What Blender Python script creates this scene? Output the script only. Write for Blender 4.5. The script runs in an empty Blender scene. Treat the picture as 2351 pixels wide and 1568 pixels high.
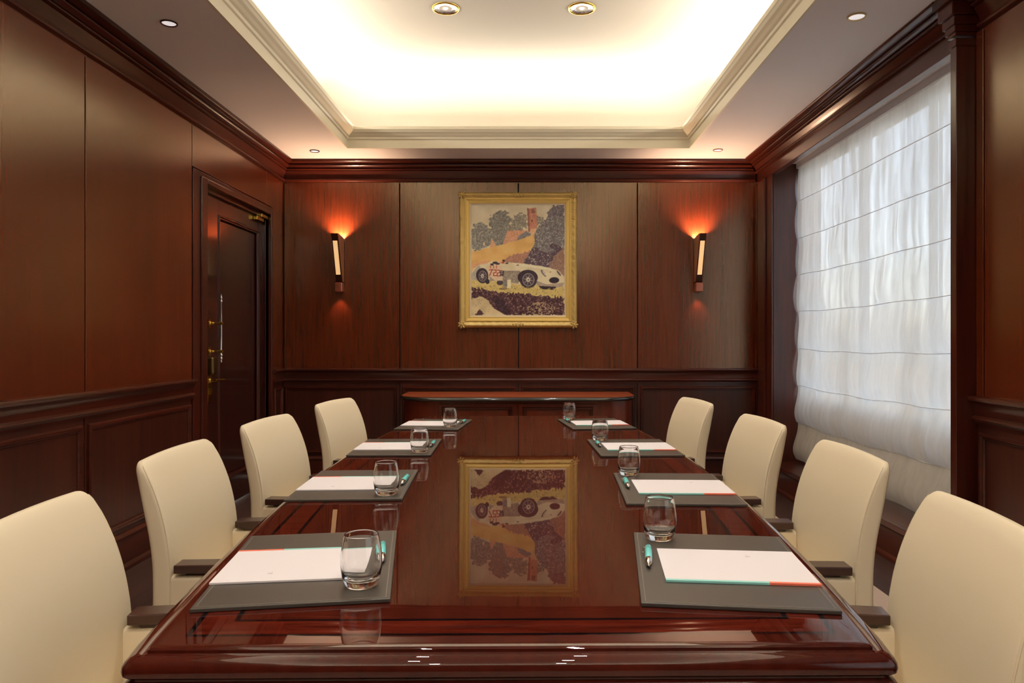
import bpy, bmesh, math, random
import numpy as np
from mathutils import Vector, Matrix

random.seed(7)
C = bpy.context.scene.collection
S = bpy.context.scene
PI = math.pi

# ---------------------------------------------------------------- camera, world, lights, exposure
EYE = 1.208
cam_d = bpy.data.cameras.new('camera'); cam = bpy.data.objects.new('camera', cam_d); C.objects.link(cam)
cam.location = (0, 0, EYE); cam.rotation_euler = (PI / 2, 0, 0)
cam_d.sensor_width = 36.0; cam_d.sensor_fit = 'HORIZONTAL'
cam_d.lens = 1680 / 2351 * 36.0
cam_d.shift_x = -(1210 - 1175.5) / 2351
cam_d.shift_y = -(784 - 779) / 2351
cam_d.clip_start = 0.05
S.camera = cam

S.view_settings.view_transform = 'Standard'
S.view_settings.look = 'None'
S.view_settings.gamma = 1.0
S.view_settings.use_curve_mapping = False
S.view_settings.exposure = 0.22
S.cycles.use_denoising = True
S.cycles.denoiser = 'OPENIMAGEDENOISE'
S.cycles.sample_clamp_indirect = 6.0
S.cycles.sample_clamp_direct = 0.0
S.cycles.blur_glossy = 0.5
S.cycles.max_bounces = 14
S.cycles.transmission_bounces = 12
S.cycles.transparent_max_bounces = 16
S.cycles.diffuse_bounces = 6
S.cycles.glossy_bounces = 5

W = bpy.data.worlds.new('sky'); S.world = W; W.use_nodes = True
wn = W.node_tree.nodes; wl = W.node_tree.links
sky = wn.new('ShaderNodeTexSky'); sky.sky_type = 'NISHITA'; sky.sun_disc = False
sky.sun_elevation = math.radians(38); sky.sun_rotation = math.radians(-60); sky.air_density = 1.0; sky.dust_density = 2.0
bg = wn['Background']; bg.inputs['Strength'].default_value = 0.95
hs = wn.new('ShaderNodeHueSaturation'); hs.inputs['Saturation'].default_value = 0.62
wl.new(sky.outputs[0], hs.inputs['Color']); wl.new(hs.outputs[0], bg.inputs['Color'])

WARM = (1.0, 0.83, 0.62)
def area(name, loc, rot, sx, sy, power, col=WARM, spread=PI):
    d = bpy.data.lights.new(name, 'AREA'); d.shape = 'RECTANGLE'; d.size = sx; d.size_y = sy
    d.energy = power; d.color = col; d.spread = spread
    o = bpy.data.objects.new(name, d); o.location = loc; o.rotation_euler = rot; C.objects.link(o); return o
def spot(name, loc, power, angle, blend, col=WARM, radius=0.03, rot=(0, 0, 0)):
    d = bpy.data.lights.new(name, 'SPOT'); d.energy = power; d.spot_size = angle; d.spot_blend = blend
    d.color = col; d.shadow_soft_size = radius
    o = bpy.data.objects.new(name, d); o.location = loc; o.rotation_euler = rot; C.objects.link(o); return o

# room numbers
XL, XR, YB, YF, ZC = -2.12, 2.00, 6.34, -2.60, 2.744
TX0, TX1, TY0, TY1 = -1.452, 1.312, -1.60, 5.88        # opening of the ceiling tray
COVE_W = 40.0
for nm, loc, rot, sx, sy, k in (
    ('cove_light', (TX0 - 0.08, (TY0 + TY1) / 2, 2.925), (PI, math.radians(30), 0), 0.03, TY1 - TY0, 1.0),
    ('cove_light', (TX1 + 0.08, (TY0 + TY1) / 2, 2.925), (PI, math.radians(-30), 0), 0.03, TY1 - TY0, 1.0),
    ('cove_light', ((TX0 + TX1) / 2, TY1 + 0.09, 2.925), (math.radians(180 + 30), 0, 0), TX1 - TX0, 0.03, 0.42),
    ('cove_light', ((TX0 + TX1) / 2, TY0 - 0.09, 2.925), (math.radians(180 - 30), 0, 0), TX1 - TX0, 0.03, 0.42)):
    area(nm, loc, rot, sx, sy, COVE_W * k, (1.0, 0.945, 0.85))
DOWN_ROWS = [4.735, 2.6, 0.5, -1.1]
DOWN_X = [-0.527, 0.355]
DOWN_POWER = 44.0
SCONCE_UP = 32.0
SCONCE_DOWN = 2.4

# ---------------------------------------------------------------- materials
def srgb(r, g, b):
    f = lambda c: (c / 255 / 12.92) if c / 255 <= 0.04045 else ((c / 255 + 0.055) / 1.055) ** 2.4
    return (f(r), f(g), f(b), 1.0)
MATS = {}
def base_mat(name):
    m = bpy.data.materials.new(name); m.use_nodes = True; MATS[name] = m
    return m, m.node_tree.nodes, m.node_tree.links, m.node_tree.nodes['Principled BSDF']
def plain(name, col, rough=0.5, metal=0.0, coat=0.0, bump=0.0, bscale=200.0, spec=0.5, var=0.0, coat_rough=0.03):
    m, n, l, p = base_mat(name)
    p.inputs['Base Color'].default_value = col; p.inputs['Roughness'].default_value = rough
    p.inputs['Metallic'].default_value = metal; p.inputs['Coat Weight'].default_value = coat
    p.inputs['Coat Roughness'].default_value = coat_rough; p.inputs['Specular IOR Level'].default_value = spec
    tc = n.new('ShaderNodeTexCoord')
    nz = n.new('ShaderNodeTexNoise'); nz.inputs['Scale'].default_value = bscale; nz.inputs['Detail'].default_value = 4
    l.new(tc.outputs['Object'], nz.inputs['Vector'])
    if bump:
        b = n.new('ShaderNodeBump'); b.inputs['Strength'].default_value = bump; b.inputs['Distance'].default_value = 0.002
        l.new(nz.outputs[0], b.inputs['Height']); l.new(b.outputs[0], p.inputs['Normal'])
    if var:
        nz2 = n.new('ShaderNodeTexNoise'); nz2.inputs['Scale'].default_value = 3.0; l.new(tc.outputs['Object'], nz2.inputs['Vector'])
        mx = n.new('ShaderNodeMix'); mx.data_type = 'RGBA'; mx.inputs[6].default_value = col
        mx.inputs[7].default_value = tuple(c * (1 - var) for c in col[:3]) + (1,)
        l.new(nz2.outputs[0], mx.inputs[0]); l.new(mx.outputs[2], p.inputs['Base Color'])
    return m
def wood(name, dark, light, axis='Z', rough=0.35, coat=0.3, coat_rough=0.25, scale=1.0, spec=0.5, grain=0.5):
    m, n, l, p = base_mat(name)
    tc = n.new('ShaderNodeTexCoord'); mp = n.new('ShaderNodeMapping')
    oi = n.new('ShaderNodeObjectInfo')
    ad = n.new('ShaderNodeVectorMath'); ad.operation = 'ADD'
    sc = n.new('ShaderNodeVectorMath'); sc.operation = 'SCALE'; sc.inputs['Scale'].default_value = 13.7
    cb = n.new('ShaderNodeCombineXYZ')
    for i in range(3): l.new(oi.outputs['Random'], cb.inputs[i])
    l.new(cb.outputs[0], sc.inputs[0]); l.new(tc.outputs['Object'], ad.inputs[0]); l.new(sc.outputs[0], ad.inputs[1])
    l.new(ad.outputs[0], mp.inputs['Vector'])
    s = {'X': (1.2, 26, 26), 'Y': (26, 1.2, 26), 'Z': (26, 26, 1.2)}[axis]
    mp.inputs['Scale'].default_value = tuple(v * scale for v in s)
    n1 = n.new('ShaderNodeTexNoise'); n1.inputs['Scale'].default_value = 1.6; n1.inputs['Detail'].default_value = 9; n1.inputs['Roughness'].default_value = 0.62
    l.new(mp.outputs[0], n1.inputs['Vector'])
    mp2 = n.new('ShaderNodeMapping'); mp2.inputs['Scale'].default_value = tuple(v * 0.09 * scale for v in s)
    l.new(ad.outputs[0], mp2.inputs['Vector'])
    n2 = n.new('ShaderNodeTexNoise'); n2.inputs['Scale'].default_value = 1.8; n2.inputs['Detail'].default_value = 3
    l.new(mp2.outputs[0], n2.inputs['Vector'])
    mixf = n.new('ShaderNodeMix'); mixf.data_type = 'FLOAT'; mixf.inputs[0].default_value = grain
    l.new(n2.outputs[0], mixf.inputs[2]); l.new(n1.outputs[0], mixf.inputs[3])
    cr = n.new('ShaderNodeValToRGB'); cr.color_ramp.elements[0].position = 0.34; cr.color_ramp.elements[1].position = 0.66
    cr.color_ramp.elements[0].color = dark; cr.color_ramp.elements[1].color = light
    l.new(mixf.outputs[0], cr.inputs[0])
    l.new(cr.outputs[0], p.inputs['Base Color'])
    p.inputs['Roughness'].default_value = rough; p.inputs['Coat Weight'].default_value = coat
    p.inputs['Coat Roughness'].default_value = coat_rough; p.inputs['Specular IOR Level'].default_value = spec
    b = n.new('ShaderNodeBump'); b.inputs['Strength'].default_value = 0.025; b.inputs['Distance'].default_value = 0.001
    l.new(n1.outputs[0], b.inputs['Height']); l.new(b.outputs[0], p.inputs['Normal'])
    return m, cr, p, ad

WD, WL = srgb(82, 29, 12), srgb(114, 44, 19)
M_PANEL, _, pp_, _ = wood('mahogany_panel', WD, WL, 'Z', rough=0.25, coat=0.0, scale=1.7, grain=0.6)
pp_.inputs['IOR'].default_value = 2.22; pp_.inputs['Specular Tint'].default_value = (1.0, 0.82, 0.56, 1)
for lk_ in [x for x in M_PANEL.node_tree.links if x.to_socket.name == 'Normal']: M_PANEL.node_tree.links.remove(lk_)
M_LOW = wood('mahogany_wainscot', srgb(52, 21, 13), srgb(84, 36, 22), 'Z', rough=0.35, coat=0.3, coat_rough=0.25)[0]
M_MX = wood('mahogany_moulding_x', srgb(48, 18, 11), srgb(90, 34, 20), 'X', rough=0.28, coat=0.5, coat_rough=0.14)[0]
M_MY = wood('mahogany_moulding_y', srgb(48, 18, 11), srgb(90, 34, 20), 'Y', rough=0.28, coat=0.5, coat_rough=0.14)[0]
M_MZ = wood('mahogany_moulding_z', srgb(48, 18, 11), srgb(90, 34, 20), 'Z', rough=0.28, coat=0.5, coat_rough=0.14)[0]
M_DOOR = wood('dark_door_wood', srgb(44, 16, 12), srgb(66, 26, 19), 'Z', rough=0.25, coat=0.6, coat_rough=0.12)[0]
M_GAP = plain('panel_backing', srgb(24, 14, 10), 0.8)
M_ARM = wood('dark_walnut', srgb(44, 24, 18), srgb(72, 42, 32), 'X', rough=0.35, coat=0.4, coat_rough=0.15)[0]
M_CONS = wood('console_wood', srgb(128, 50, 22), srgb(170, 80, 38), 'X', rough=0.5, coat=0.25, coat_rough=0.3)[0]
M_CONSZ = wood('console_front_wood', srgb(86, 30, 16), srgb(122, 50, 26), 'Z', rough=0.3, coat=0.5, coat_rough=0.12)[0]
M_BLACK = plain('black_lacquer', srgb(22, 26, 24), 0.15, coat=1.0)
M_CEIL = plain('ceiling_paint', srgb(236, 232, 232), 0.85, bump=0.05)
M_TRAY = plain('tray_paint', srgb(220, 212, 196), 0.85)
M_TRIM = plain('cream_trim_paint', srgb(232, 222, 196), 0.6)
M_FLOOR = wood('dark_floor_wood', srgb(50, 30, 24), srgb(78, 50, 40), 'Y', rough=0.55, coat=0.0)[0]
M_CARPET = plain('beige_carpet', srgb(200, 176, 158), 0.95, bump=0.6, bscale=500, var=0.1)
M_LEATHER = plain('cream_leather', srgb(230, 214, 184), 0.5, bump=0.06, bscale=320, spec=0.35)
M_PAD = plain('dark_pad_leather', srgb(76, 69, 62), 0.38, bump=0.12, bscale=420)
M_PADB = plain('pad_underside', srgb(20, 18, 18), 0.6)
M_PAPER = plain('white_paper', srgb(228, 220, 222), 0.7)
M_TEAL = plain('teal_print', srgb(150, 214, 206), 0.5)
M_CORAL = plain('coral_print', srgb(240, 120, 92), 0.5)
M_MARK = plain('grey_print', srgb(200, 190, 190), 0.6)
M_EMB = plain('embossed_pewter', srgb(120, 110, 100), 0.4)
M_PEN = plain('turquoise_plastic', srgb(110, 224, 224), 0.25, coat=0.5)
M_CHROME = plain('pen_chrome', srgb(220, 220, 222), 0.15, metal=1.0)
M_BRASS = plain('polished_brass', srgb(214, 176, 84), 0.2, metal=1.0)
M_BRASSD = plain('aged_brass', srgb(120, 98, 62), 0.4, metal=1.0)
M_GOLD = plain('gilt_frame', srgb(232, 200, 122), 0.42, metal=0.35, bump=0.6, bscale=90, var=0.35)
M_GOLD2 = plain('gilt_liner', srgb(232, 200, 118), 0.4, metal=0.35, bump=0.1, bscale=60)
M_MOUNT = plain('pale_mount', srgb(222, 208, 184), 0.8)
M_COPPER = plain('brushed_copper', srgb(206, 128, 104), 0.28, metal=0.85)
M_BRONZE = plain('dark_bronze', srgb(70, 40, 28), 0.35, metal=0.6)
M_SCWOOD = plain('sconce_side_veneer', srgb(160, 96, 62), 0.4, coat=0.3)
M_BRNRING = plain('brown_ring', srgb(84, 48, 40), 0.4)
M_CRMRING = plain('cream_ring', srgb(226, 206, 150), 0.35)
M_PNKRING = plain('copper_ring', srgb(200, 140, 120), 0.4)
M_WINFRAME = plain('white_window_frame', srgb(225, 225, 222), 0.4)
M_BATTEN = plain('white_batten', srgb(236, 238, 242), 0.5)

def emis(name, col, strength, base=(0.8, 0.8, 0.8, 1)):
    m, n, l, p = base_mat(name)
    p.inputs['Base Color'].default_value = base
    p.inputs['Emission Color'].default_value = col; p.inputs['Emission Strength'].default_value = strength
    return m
M_LAMP = emis('lamp_glow', (1.0, 0.86, 0.74, 1), 14.0)
M_AMBER = emis('lit_amber_glass', srgb(236, 188, 130), 0.75, srgb(220, 180, 130))
M_REFL = plain('faceted_reflector', srgb(225, 225, 235), 0.18, metal=0.9)
M_LENS = emis('frosted_lens', (1.0, 0.93, 0.92, 1), 0.55)

def glass(name, tint=(1, 1, 1, 1), rough=0.0, ior=1.47):
    m, n, l, p = base_mat(name)
    p.inputs['Base Color'].default_value = tint; p.inputs['Roughness'].default_value = rough
    p.inputs['Transmission Weight'].default_value = 1.0; p.inputs['IOR'].default_value = ior
    return m
M_GLASS = glass('clear_glass', (1, 1, 1, 1), 0.0, 1.52)
M_PANE = glass('window_glass', (0.97, 0.99, 1, 1))

# sheer fabric: scattering plus light coming through the weave
m, n, l, p = base_mat('sheer_blind'); M_SHEER = m
n.remove(p); out = n['Material Output']
tc = n.new('ShaderNodeTexCoord'); mp = n.new('ShaderNodeMapping'); mp.inputs['Scale'].default_value = (14, 14, 1.6)
nz = n.new('ShaderNodeTexNoise'); nz.inputs['Scale'].default_value = 1.3; nz.inputs['Detail'].default_value = 3
l.new(tc.outputs['Object'], mp.inputs[0]); l.new(mp.outputs[0], nz.inputs['Vector'])
df = n.new('ShaderNodeBsdfDiffuse'); df.inputs[0].default_value = srgb(232, 226, 214)
tr = n.new('ShaderNodeBsdfTranslucent'); tr.inputs[0].default_value = srgb(236, 234, 228)
tp = n.new('ShaderNodeBsdfTransparent')
mx1 = n.new('ShaderNodeMixShader'); mx1.inputs[0].default_value = 0.55
l.new(df.outputs[0], mx1.inputs[1]); l.new(tr.outputs[0], mx1.inputs[2])
mr = n.new('ShaderNodeMapRange'); mr.inputs[1].default_value = 0.3; mr.inputs[2].default_value = 0.7; mr.inputs[3].default_value = 0.0; mr.inputs[4].default_value = 0.13
l.new(nz.outputs[0], mr.inputs[0])
mx2 = n.new('ShaderNodeMixShader'); l.new(mr.outputs[0], mx2.inputs[0])
l.new(mx1.outputs[0], mx2.inputs[1]); l.new(tp.outputs[0], mx2.inputs[2]); l.new(mx2.outputs[0], out.inputs[0])

# ---------------------------------------------------------------- mesh helpers
def obj(name, bm, mat, parent=None, smooth=False, kind=None, loc=None, rot=None, bevel=0.0, bseg=2):
    me = bpy.data.meshes.new(name)
    if isinstance(bm, tuple):
        me.from_pydata([tuple(v) for v in bm[0]], [], bm[1]); me.update()
        b2 = bmesh.new(); b2.from_mesh(me); bmesh.ops.recalc_face_normals(b2, faces=b2.faces[:]); b2.to_mesh(me); b2.free()
    else:
        bmesh.ops.recalc_face_normals(bm, faces=bm.faces[:]); bm.to_mesh(me); bm.free()
    o = bpy.data.objects.new(name, me); C.objects.link(o)
    me.materials.append(mat)
    if smooth:
        me.polygons.foreach_set('use_smooth', [True] * len(me.polygons))
    if parent: o.parent = parent
    if kind: o['kind'] = kind
    if loc is not None: o.location = loc
    if rot is not None: o.rotation_euler = rot
    if bevel:
        md = o.modifiers.new('bevel', 'BEVEL'); md.width = bevel; md.segments = bseg; md.limit_method = 'ANGLE'; md.angle_limit = math.radians(35)
        md.harden_normals = False
    return o
def auto_smooth(o, deg=35):
    me = o.data
    me.polygons.foreach_set('use_smooth', [True] * len(me.polygons))
    b = bmesh.new(); b.from_mesh(me)
    for e in b.edges:
        if len(e.link_faces) == 2 and e.calc_face_angle(0) > math.radians(deg): e.smooth = False
    b.to_mesh(me); b.free()
    return o
def box(bm, x0, x1, y0, y1, z0, z1):
    vs = [bm.verts.new((x, y, z)) for x in (x0, x1) for y in (y0, y1) for z in (z0, z1)]
    for f in ((0, 1, 3, 2), (4, 6, 7, 5), (0, 4, 5, 1), (2, 3, 7, 6), (0, 2, 6, 4), (1, 5, 7, 3)):
        bm.faces.new([vs[i] for i in f])
    return vs
def B(*boxes):
    bm = bmesh.new()
    for b in boxes: box(bm, *b)
    return bm
def lathe(bm, prof, seg=32, M=None):
    """prof: list of (r, z); r == 0 closes to a point"""
    rings = []
    for r, z in prof:
        if r <= 1e-6: rings.append([bm.verts.new((0, 0, z))])
        else: rings.append([bm.verts.new((r * math.cos(2 * PI * i / seg), r * math.sin(2 * PI * i / seg), z)) for i in range(seg)])
    for a, b in zip(rings, rings[1:]):
        if len(a) == 1 and len(b) == 1: continue
        for i in range(seg):
            j = (i + 1) % seg
            if len(a) == 1: bm.faces.new((a[0], b[i], b[j]))
            elif len(b) == 1: bm.faces.new((a[i], a[j], b[0]))
            else: bm.faces.new((a[i], a[j], b[j], b[i]))
    vs = [v for r in rings for v in r]
    if M is not None: bmesh.ops.transform(bm, matrix=M, verts=vs)
    return vs
def L(prof, seg=32, M=None):
    bm = bmesh.new(); lathe(bm, prof, seg, M); return bm
def rod(bm, a, b, r, seg=12):
    a, b = Vector(a), Vector(b); d = b - a
    M = Matrix.Translation(a) @ d.to_track_quat('Z', 'Y').to_matrix().to_4x4()
    lathe(bm, [(0, 0), (r, 0), (r, d.length), (0, d.length)], seg, M)
def sweep(prof, p0, p1, nrm, m0=0.0, m1=0.0):
    """closed profile (d, z) run along the wall from p0 to p1; nrm points into the room; m*: mitre, 1 = inner corner"""
    p0, p1, nrm = Vector(p0 + (0,)), Vector(p1 + (0,)), Vector(nrm + (0,))
    t = (p1 - p0).normalized(); bm = bmesh.new()
    A = [bm.verts.new(p0 + nrm * d + t * d * m0 + Vector((0, 0, z))) for d, z in prof]
    Bv = [bm.verts.new(p1 + nrm * d - t * d * m1 + Vector((0, 0, z))) for d, z in prof]
    n = len(prof)
    for i in range(n):
        j = (i + 1) % n; bm.faces.new((A[i], A[j], Bv[j], Bv[i]))
    bm.faces.new(A); bm.faces.new(Bv)
    return bm
def empty(name, loc=(0, 0, 0), rz=0.0, kind=None, parent=None):
    o = bpy.data.objects.new(name, None); C.objects.link(o); o.location = loc; o.rotation_euler = (0, 0, rz)
    o.empty_display_size = 0.1
    if kind: o['kind'] = kind
    if parent: o.parent = parent
    return o
def tag(o, label, cat, group=None):
    o['label'] = label; o['category'] = cat
    if group: o['group'] = group
    return o
def copy_tree(o, parent=None):
    c = o.copy(); C.objects.link(c); c.parent = parent
    for ch in list(o.children): copy_tree(ch, c)
    return c

# ---------------------------------------------------------------- room shell
obj('floor', B((XL - 0.3, XR + 0.6, YF - 0.2, YB + 0.2, -0.12, 0)), M_FLOOR, kind='structure')
# soffit with the tray opening
obj('ceiling', B((XL - 0.3, TX0, YF - 0.2, YB + 0.2, ZC, ZC + 0.15), (TX1, XR + 0.6, YF - 0.2, YB + 0.2, ZC, ZC + 0.15),
                 (TX0, TX1, TY1, YB + 0.2, ZC, ZC + 0.15), (TX0, TX1, YF - 0.2, TY0, ZC, ZC + 0.15)), M_CEIL, kind='structure')
# vaulted upper ceiling: curved sides springing from the ledge
def tray_vault():
    off, zt, r = 0.52, 3.35, 0.42
    rings = []
    for k in range(11):
        a = k / 10 * PI / 2
        rings.append((off - (1 - math.cos(a)) * r - 0.0, 2.894 + (zt - 2.894) * math.sin(a)))
    vs, fs = [], []
    for o_, z in rings:
        vs += [(TX0 - o_, TY0 - o_, z), (TX1 + o_, TY0 - o_, z), (TX1 + o_, TY1 + o_, z), (TX0 - o_, TY1 + o_, z)]
    for k in range(len(rings) - 1):
        for i in range(4):
            j = (i + 1) % 4; fs.append((k * 4 + i, k * 4 + j, k * 4 + 4 + j, k * 4 + 4 + i))
    q = (len(rings) - 1) * 4
    fs.append((q, q + 1, q + 2, q + 3))
    return (vs, fs)
cu = obj('ceiling', tray_vault(), M_TRAY, kind='structure'); auto_smooth(cu, 40)
sd = cu.modifiers.new('solid', 'SOLIDIFY'); sd.thickness = 0.03; sd.offset = 1
for poly_fix in (0,):
    pass
obj('ceiling', B((XL - 0.3, XR + 0.6, YF - 0.2, YB + 0.2, 3.5, 3.54)), M_CEIL, kind='structure')
TP = [(0, ZC - 0.004), (0.012, ZC - 0.004), (0.014, 2.805), (0.024, 2.811), (0.028, 2.826), (0.040, 2.834), (0.052, 2.846), (0.066, 2.856), (0.074, 2.868), (0.080, 2.874), (0.082, 2.897), (0.0, 2.897)]
obj('trim_1', sweep(TP, (TX0, TY1), (TX1, TY1), (0, -1), 1, 1), M_TRIM, kind='structure')
obj('trim_2', sweep(TP, (TX0, TY0), (TX0, TY1), (1, 0), 1, 1), M_TRIM, kind='structure')
obj('trim_3', sweep(TP, (TX1, TY0), (TX1, TY1), (-1, 0), 1, 1), M_TRIM, kind='structure')
obj('trim_4', sweep(TP, (TX0, TY0), (TX1, TY0), (0, 1), 1, 1), M_TRIM, kind='structure')

# walls
DY0, DY1, DZ = 4.80, 6.00, 2.245           # door opening
WY0, WY1, WZ0, WZ1 = 3.29, 5.95, 0.215, 2.64   # window opening
W2Y0, W2Y1 = -1.76, 0.90                        # a second window like the first, beside the camera
wall_left = obj('wall_left', B((XL - 0.2, XL, YF - 0.2, DY0, 0, ZC), (XL - 0.2, XL, DY1, YB + 0.2, 0, ZC), (XL - 0.2, XL, DY0, DY1, DZ, ZC)), M_GAP, kind='structure')
wall_back = obj('wall_back', B((XL, XR + 0.55, YB, YB + 0.2, 0, ZC)), M_GAP, kind='structure')
wall_right = obj('wall_right', B((XR, XR + 0.36, YF - 0.2, W2Y0, 0, ZC), (XR, XR + 0.36, W2Y1, WY0, 0, ZC), (XR, XR + 0.36, W2Y0, W2Y1, WZ1, ZC), (XR, XR + 0.36, W2Y0, W2Y1, 0, WZ0), (XR, XR + 0.36, WY1, YB, 0, ZC), (XR, XR + 0.36, WY0, WY1, WZ1, ZC), (XR, XR + 0.36, WY0, WY1, 0, WZ0)), M_LOW, kind='structure')
wall_front = obj('wall_front', B((XL, XR, YF - 0.2, YF, 0, ZC)), M_LOW, kind='structure')

# upper panels, one board each
T = 0.012
def panel_back(x0, x1, z0=0.955, z1=2.565):
    g = 0.005; zc = (z0 + z1) / 2; xc = (x0 + x1) / 2
    obj('panel', B((x0 + g - xc, x1 - g - xc, -T, 0, z0 - zc, z1 - zc)), M_PANEL, wall_back, bevel=0.002, loc=(xc, YB, zc))
def panel_side(wall, X, sgn, y0, y1, z0=0.955, z1=2.565, mat=None):
    g = 0.005; zc = (z0 + z1) / 2; yc = (y0 + y1) / 2
    obj('panel', B((min(0, sgn * T), max(0, sgn * T), y0 + g - yc, y1 - g - yc, z0 - zc, z1 - zc)), mat or M_PANEL, wall, bevel=0.002, loc=(X, yc, zc))
for a, b in ((XL + T + 0.004, -1.102), (-1.102, -0.0755), (-0.0755, 0.955), (0.955, XR - 0.004)): panel_back(a, b)
for a, b in ((YF, -0.6), (-0.6, 0.9), (0.9, 2.2), (2.2, 3.492), (3.492, 4.607)): panel_side(wall_left, XL, 1, a, b)
panel_side(wall_left, XL, 1, 4.607, 5.926, 2.30, 2.565)
panel_side(wall_left, XL, 1, 5.926, YB - 0.002, 2.30, 2.565)
panel_side(wall_left, XL, 1, 6.05, YB - 0.002, 0.955, 2.30)
for a, b in ((YF, W2Y0), (W2Y1, 2.1), (2.1, 3.185)): panel_side(wall_right, XR, -1, a, b)
panel_side(wall_right, XR, -1, 3.185, 3.245)

# wainscot panels: recessed field inside a raised moulding
def frame_moulding(w, h):
    """picture-frame moulding in the local x-z plane, centred, sticking out towards -y"""
    prof = [(0, 0), (0, 0.012), (0.006, 0.020), (0.014, 0.020), (0.020, 0.012), (0.026, 0.012), (0.030, 0.005), (0.030, 0)]
    bm = bmesh.new(); rings = []
    for inset, out_ in prof:
        a, b = w / 2 - inset, h / 2 - inset
        rings.append([bm.verts.new((sx * a, -out_, sz * b)) for sx, sz in ((-1, -1), (1, -1), (1, 1), (-1, 1))])
    for r0, r1 in zip(rings, rings[1:]):
        for i in range(4):
            j = (i + 1) % 4; bm.faces.new((r0[i], r0[j], r1[j], r1[i]))
    return bm
def wainscot(wall, cx, cy, w, z0, z1, rz):
    h = z1 - z0
    f = obj('wainscot_panel', B((-w / 2 - 0.02, w / 2 + 0.02, -0.006, 0, -h / 2 - 0.03, h / 2 + 0.035)), M_LOW, wall, loc=(cx, cy, (z0 + z1) / 2), rot=(0, 0, rz))
    obj('panel_moulding', frame_moulding(w, h), M_MX, f, loc=(0, -0.004, 0))
LZ0, LZ1 = 0.225, 0.800
for a, b in ((XL, -1.102), (-1.102, -0.0755), (-0.0755, 0.955), (0.955, XR)):
    wainscot(wall_back, (a + b) / 2, YB, (b - a) - 0.05, LZ0, LZ1, 0)
for a, b in ((YF, -0.6), (-0.6, 0.9), (0.9, 2.2), (2.2, 3.492), (3.492, 4.607)):
    wainscot(wall_left, XL, (a + b) / 2, (b - a) - 0.05, LZ0, LZ1, PI / 2)
wainscot(wall_left, XL, (6.06 + YB) / 2, 0.2, LZ0, LZ1, PI / 2)
for a, b in ((YF, W2Y0), (W2Y1, 2.1), (2.1, 3.235)):
    wainscot(wall_right, XR, (a + b) / 2, (b - a) - 0.05, LZ0, LZ1, -PI / 2)

CROWN = [(0, 2.556), (0.010, 2.556), (0.010, 2.566), (0.024, 2.568), (0.032, 2.573), (0.036, 2.581), (0.032, 2.589), (0.024, 2.593), (0.014, 2.596),
         (0.018, 2.602), (0.028, 2.625), (0.046, 2.656), (0.040, 2.660), (0.052, 2.662), (0.060, 2.666), (0.062, 2.671), (0.058, 2.676), (0.049, 2.679), (0.060, 2.682), (0.074, 2.687), (0.083, 2.695), (0.084, 2.702), (0.079, 2.707),
         (0.072, 2.711), (0.090, 2.713), (0.106, 2.718), (0.117, 2.726), (0.121, 2.735), (0.121, 2.744), (0, 2.744)]
RAIL = [(0, 0.958), (0.040, 0.958), (0.047, 0.954), (0.049, 0.946), (0.046, 0.937), (0.036, 0.932), (0.030, 0.926), (0.022, 0.915), (0.018, 0.895), (0.017, 0.872), (0.022, 0.868),
        (0.030, 0.864), (0.032, 0.857), (0.028, 0.850), (0.018, 0.847), (0.014, 0.840), (0.014, 0.832), (0, 0.832)]
BASE = [(0, 0), (0.030, 0), (0.030, 0.020), (0.022, 0.032), (0.018, 0.036), (0.018, 0.165), (0.026, 0.170), (0.028, 0.180), (0.022, 0.190), (0.012, 0.198), (0, 0.200)]
def trim(n, prof, p0, p1, nrm, m0, m1, mat, name='trim_%d'):
    o = obj(name % n if '%' in name else name, sweep(prof, p0, p1, nrm, m0, m1), mat, kind='structure'); auto_smooth(o, 28); return o
CROWN_R = [(d * 1.27, 2.744 - (2.744 - z) * 0.62) for d, z in CROWN]
trim(5, CROWN, (XL, YB), (XR, YB), (0, -1), 1, 1, M_MX)
trim(6, CROWN, (XL, YF), (XL, YB), (1, 0), 1, 1, M_MY)
trim(7, CROWN_R, (XR, 3.33), (XR, YB), (-1, 0), 0, 1, M_MY)
trim(8, CROWN, (XR, YF), (XR, 3.20), (-1, 0), 1, 0, M_MY)
trim(9, CROWN, (XL, YF), (XR, YF), (0, 1), 1, 1, M_MX)
trim(10, RAIL, (XL, YB), (XR, YB), (0, -1), 1, 0, M_MX)
trim(11, RAIL, (XL, YF), (XL, 4.615), (1, 0), 1, 0, M_MY)
trim(12, RAIL, (XL, 6.05), (XL, YB), (1, 0), 0, 1, M_MY)
trim(13, RAIL, (XR, W2Y1), (XR, 3.245), (-1, 0), 0, 0, M_MY); trim(24, RAIL, (XR, YF), (XR, W2Y0), (-1, 0), 1, 0, M_MY)
trim(0, BASE, (XL, YB), (XR, YB), (0, -1), 1, 0, M_MX, 'baseboard_back')
trim(0, BASE, (XL, YF), (XL, 4.615), (1, 0), 1, 0, M_MY, 'baseboard_left')
trim(0, BASE, (XL, 6.05), (XL, YB), (1, 0), 0, 1, M_MY, 'baseboard_left')
trim(0, BASE, (XR, YF), (XR, YB), (-1, 0), 1, 0, M_MY, 'baseboard_right')

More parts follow.
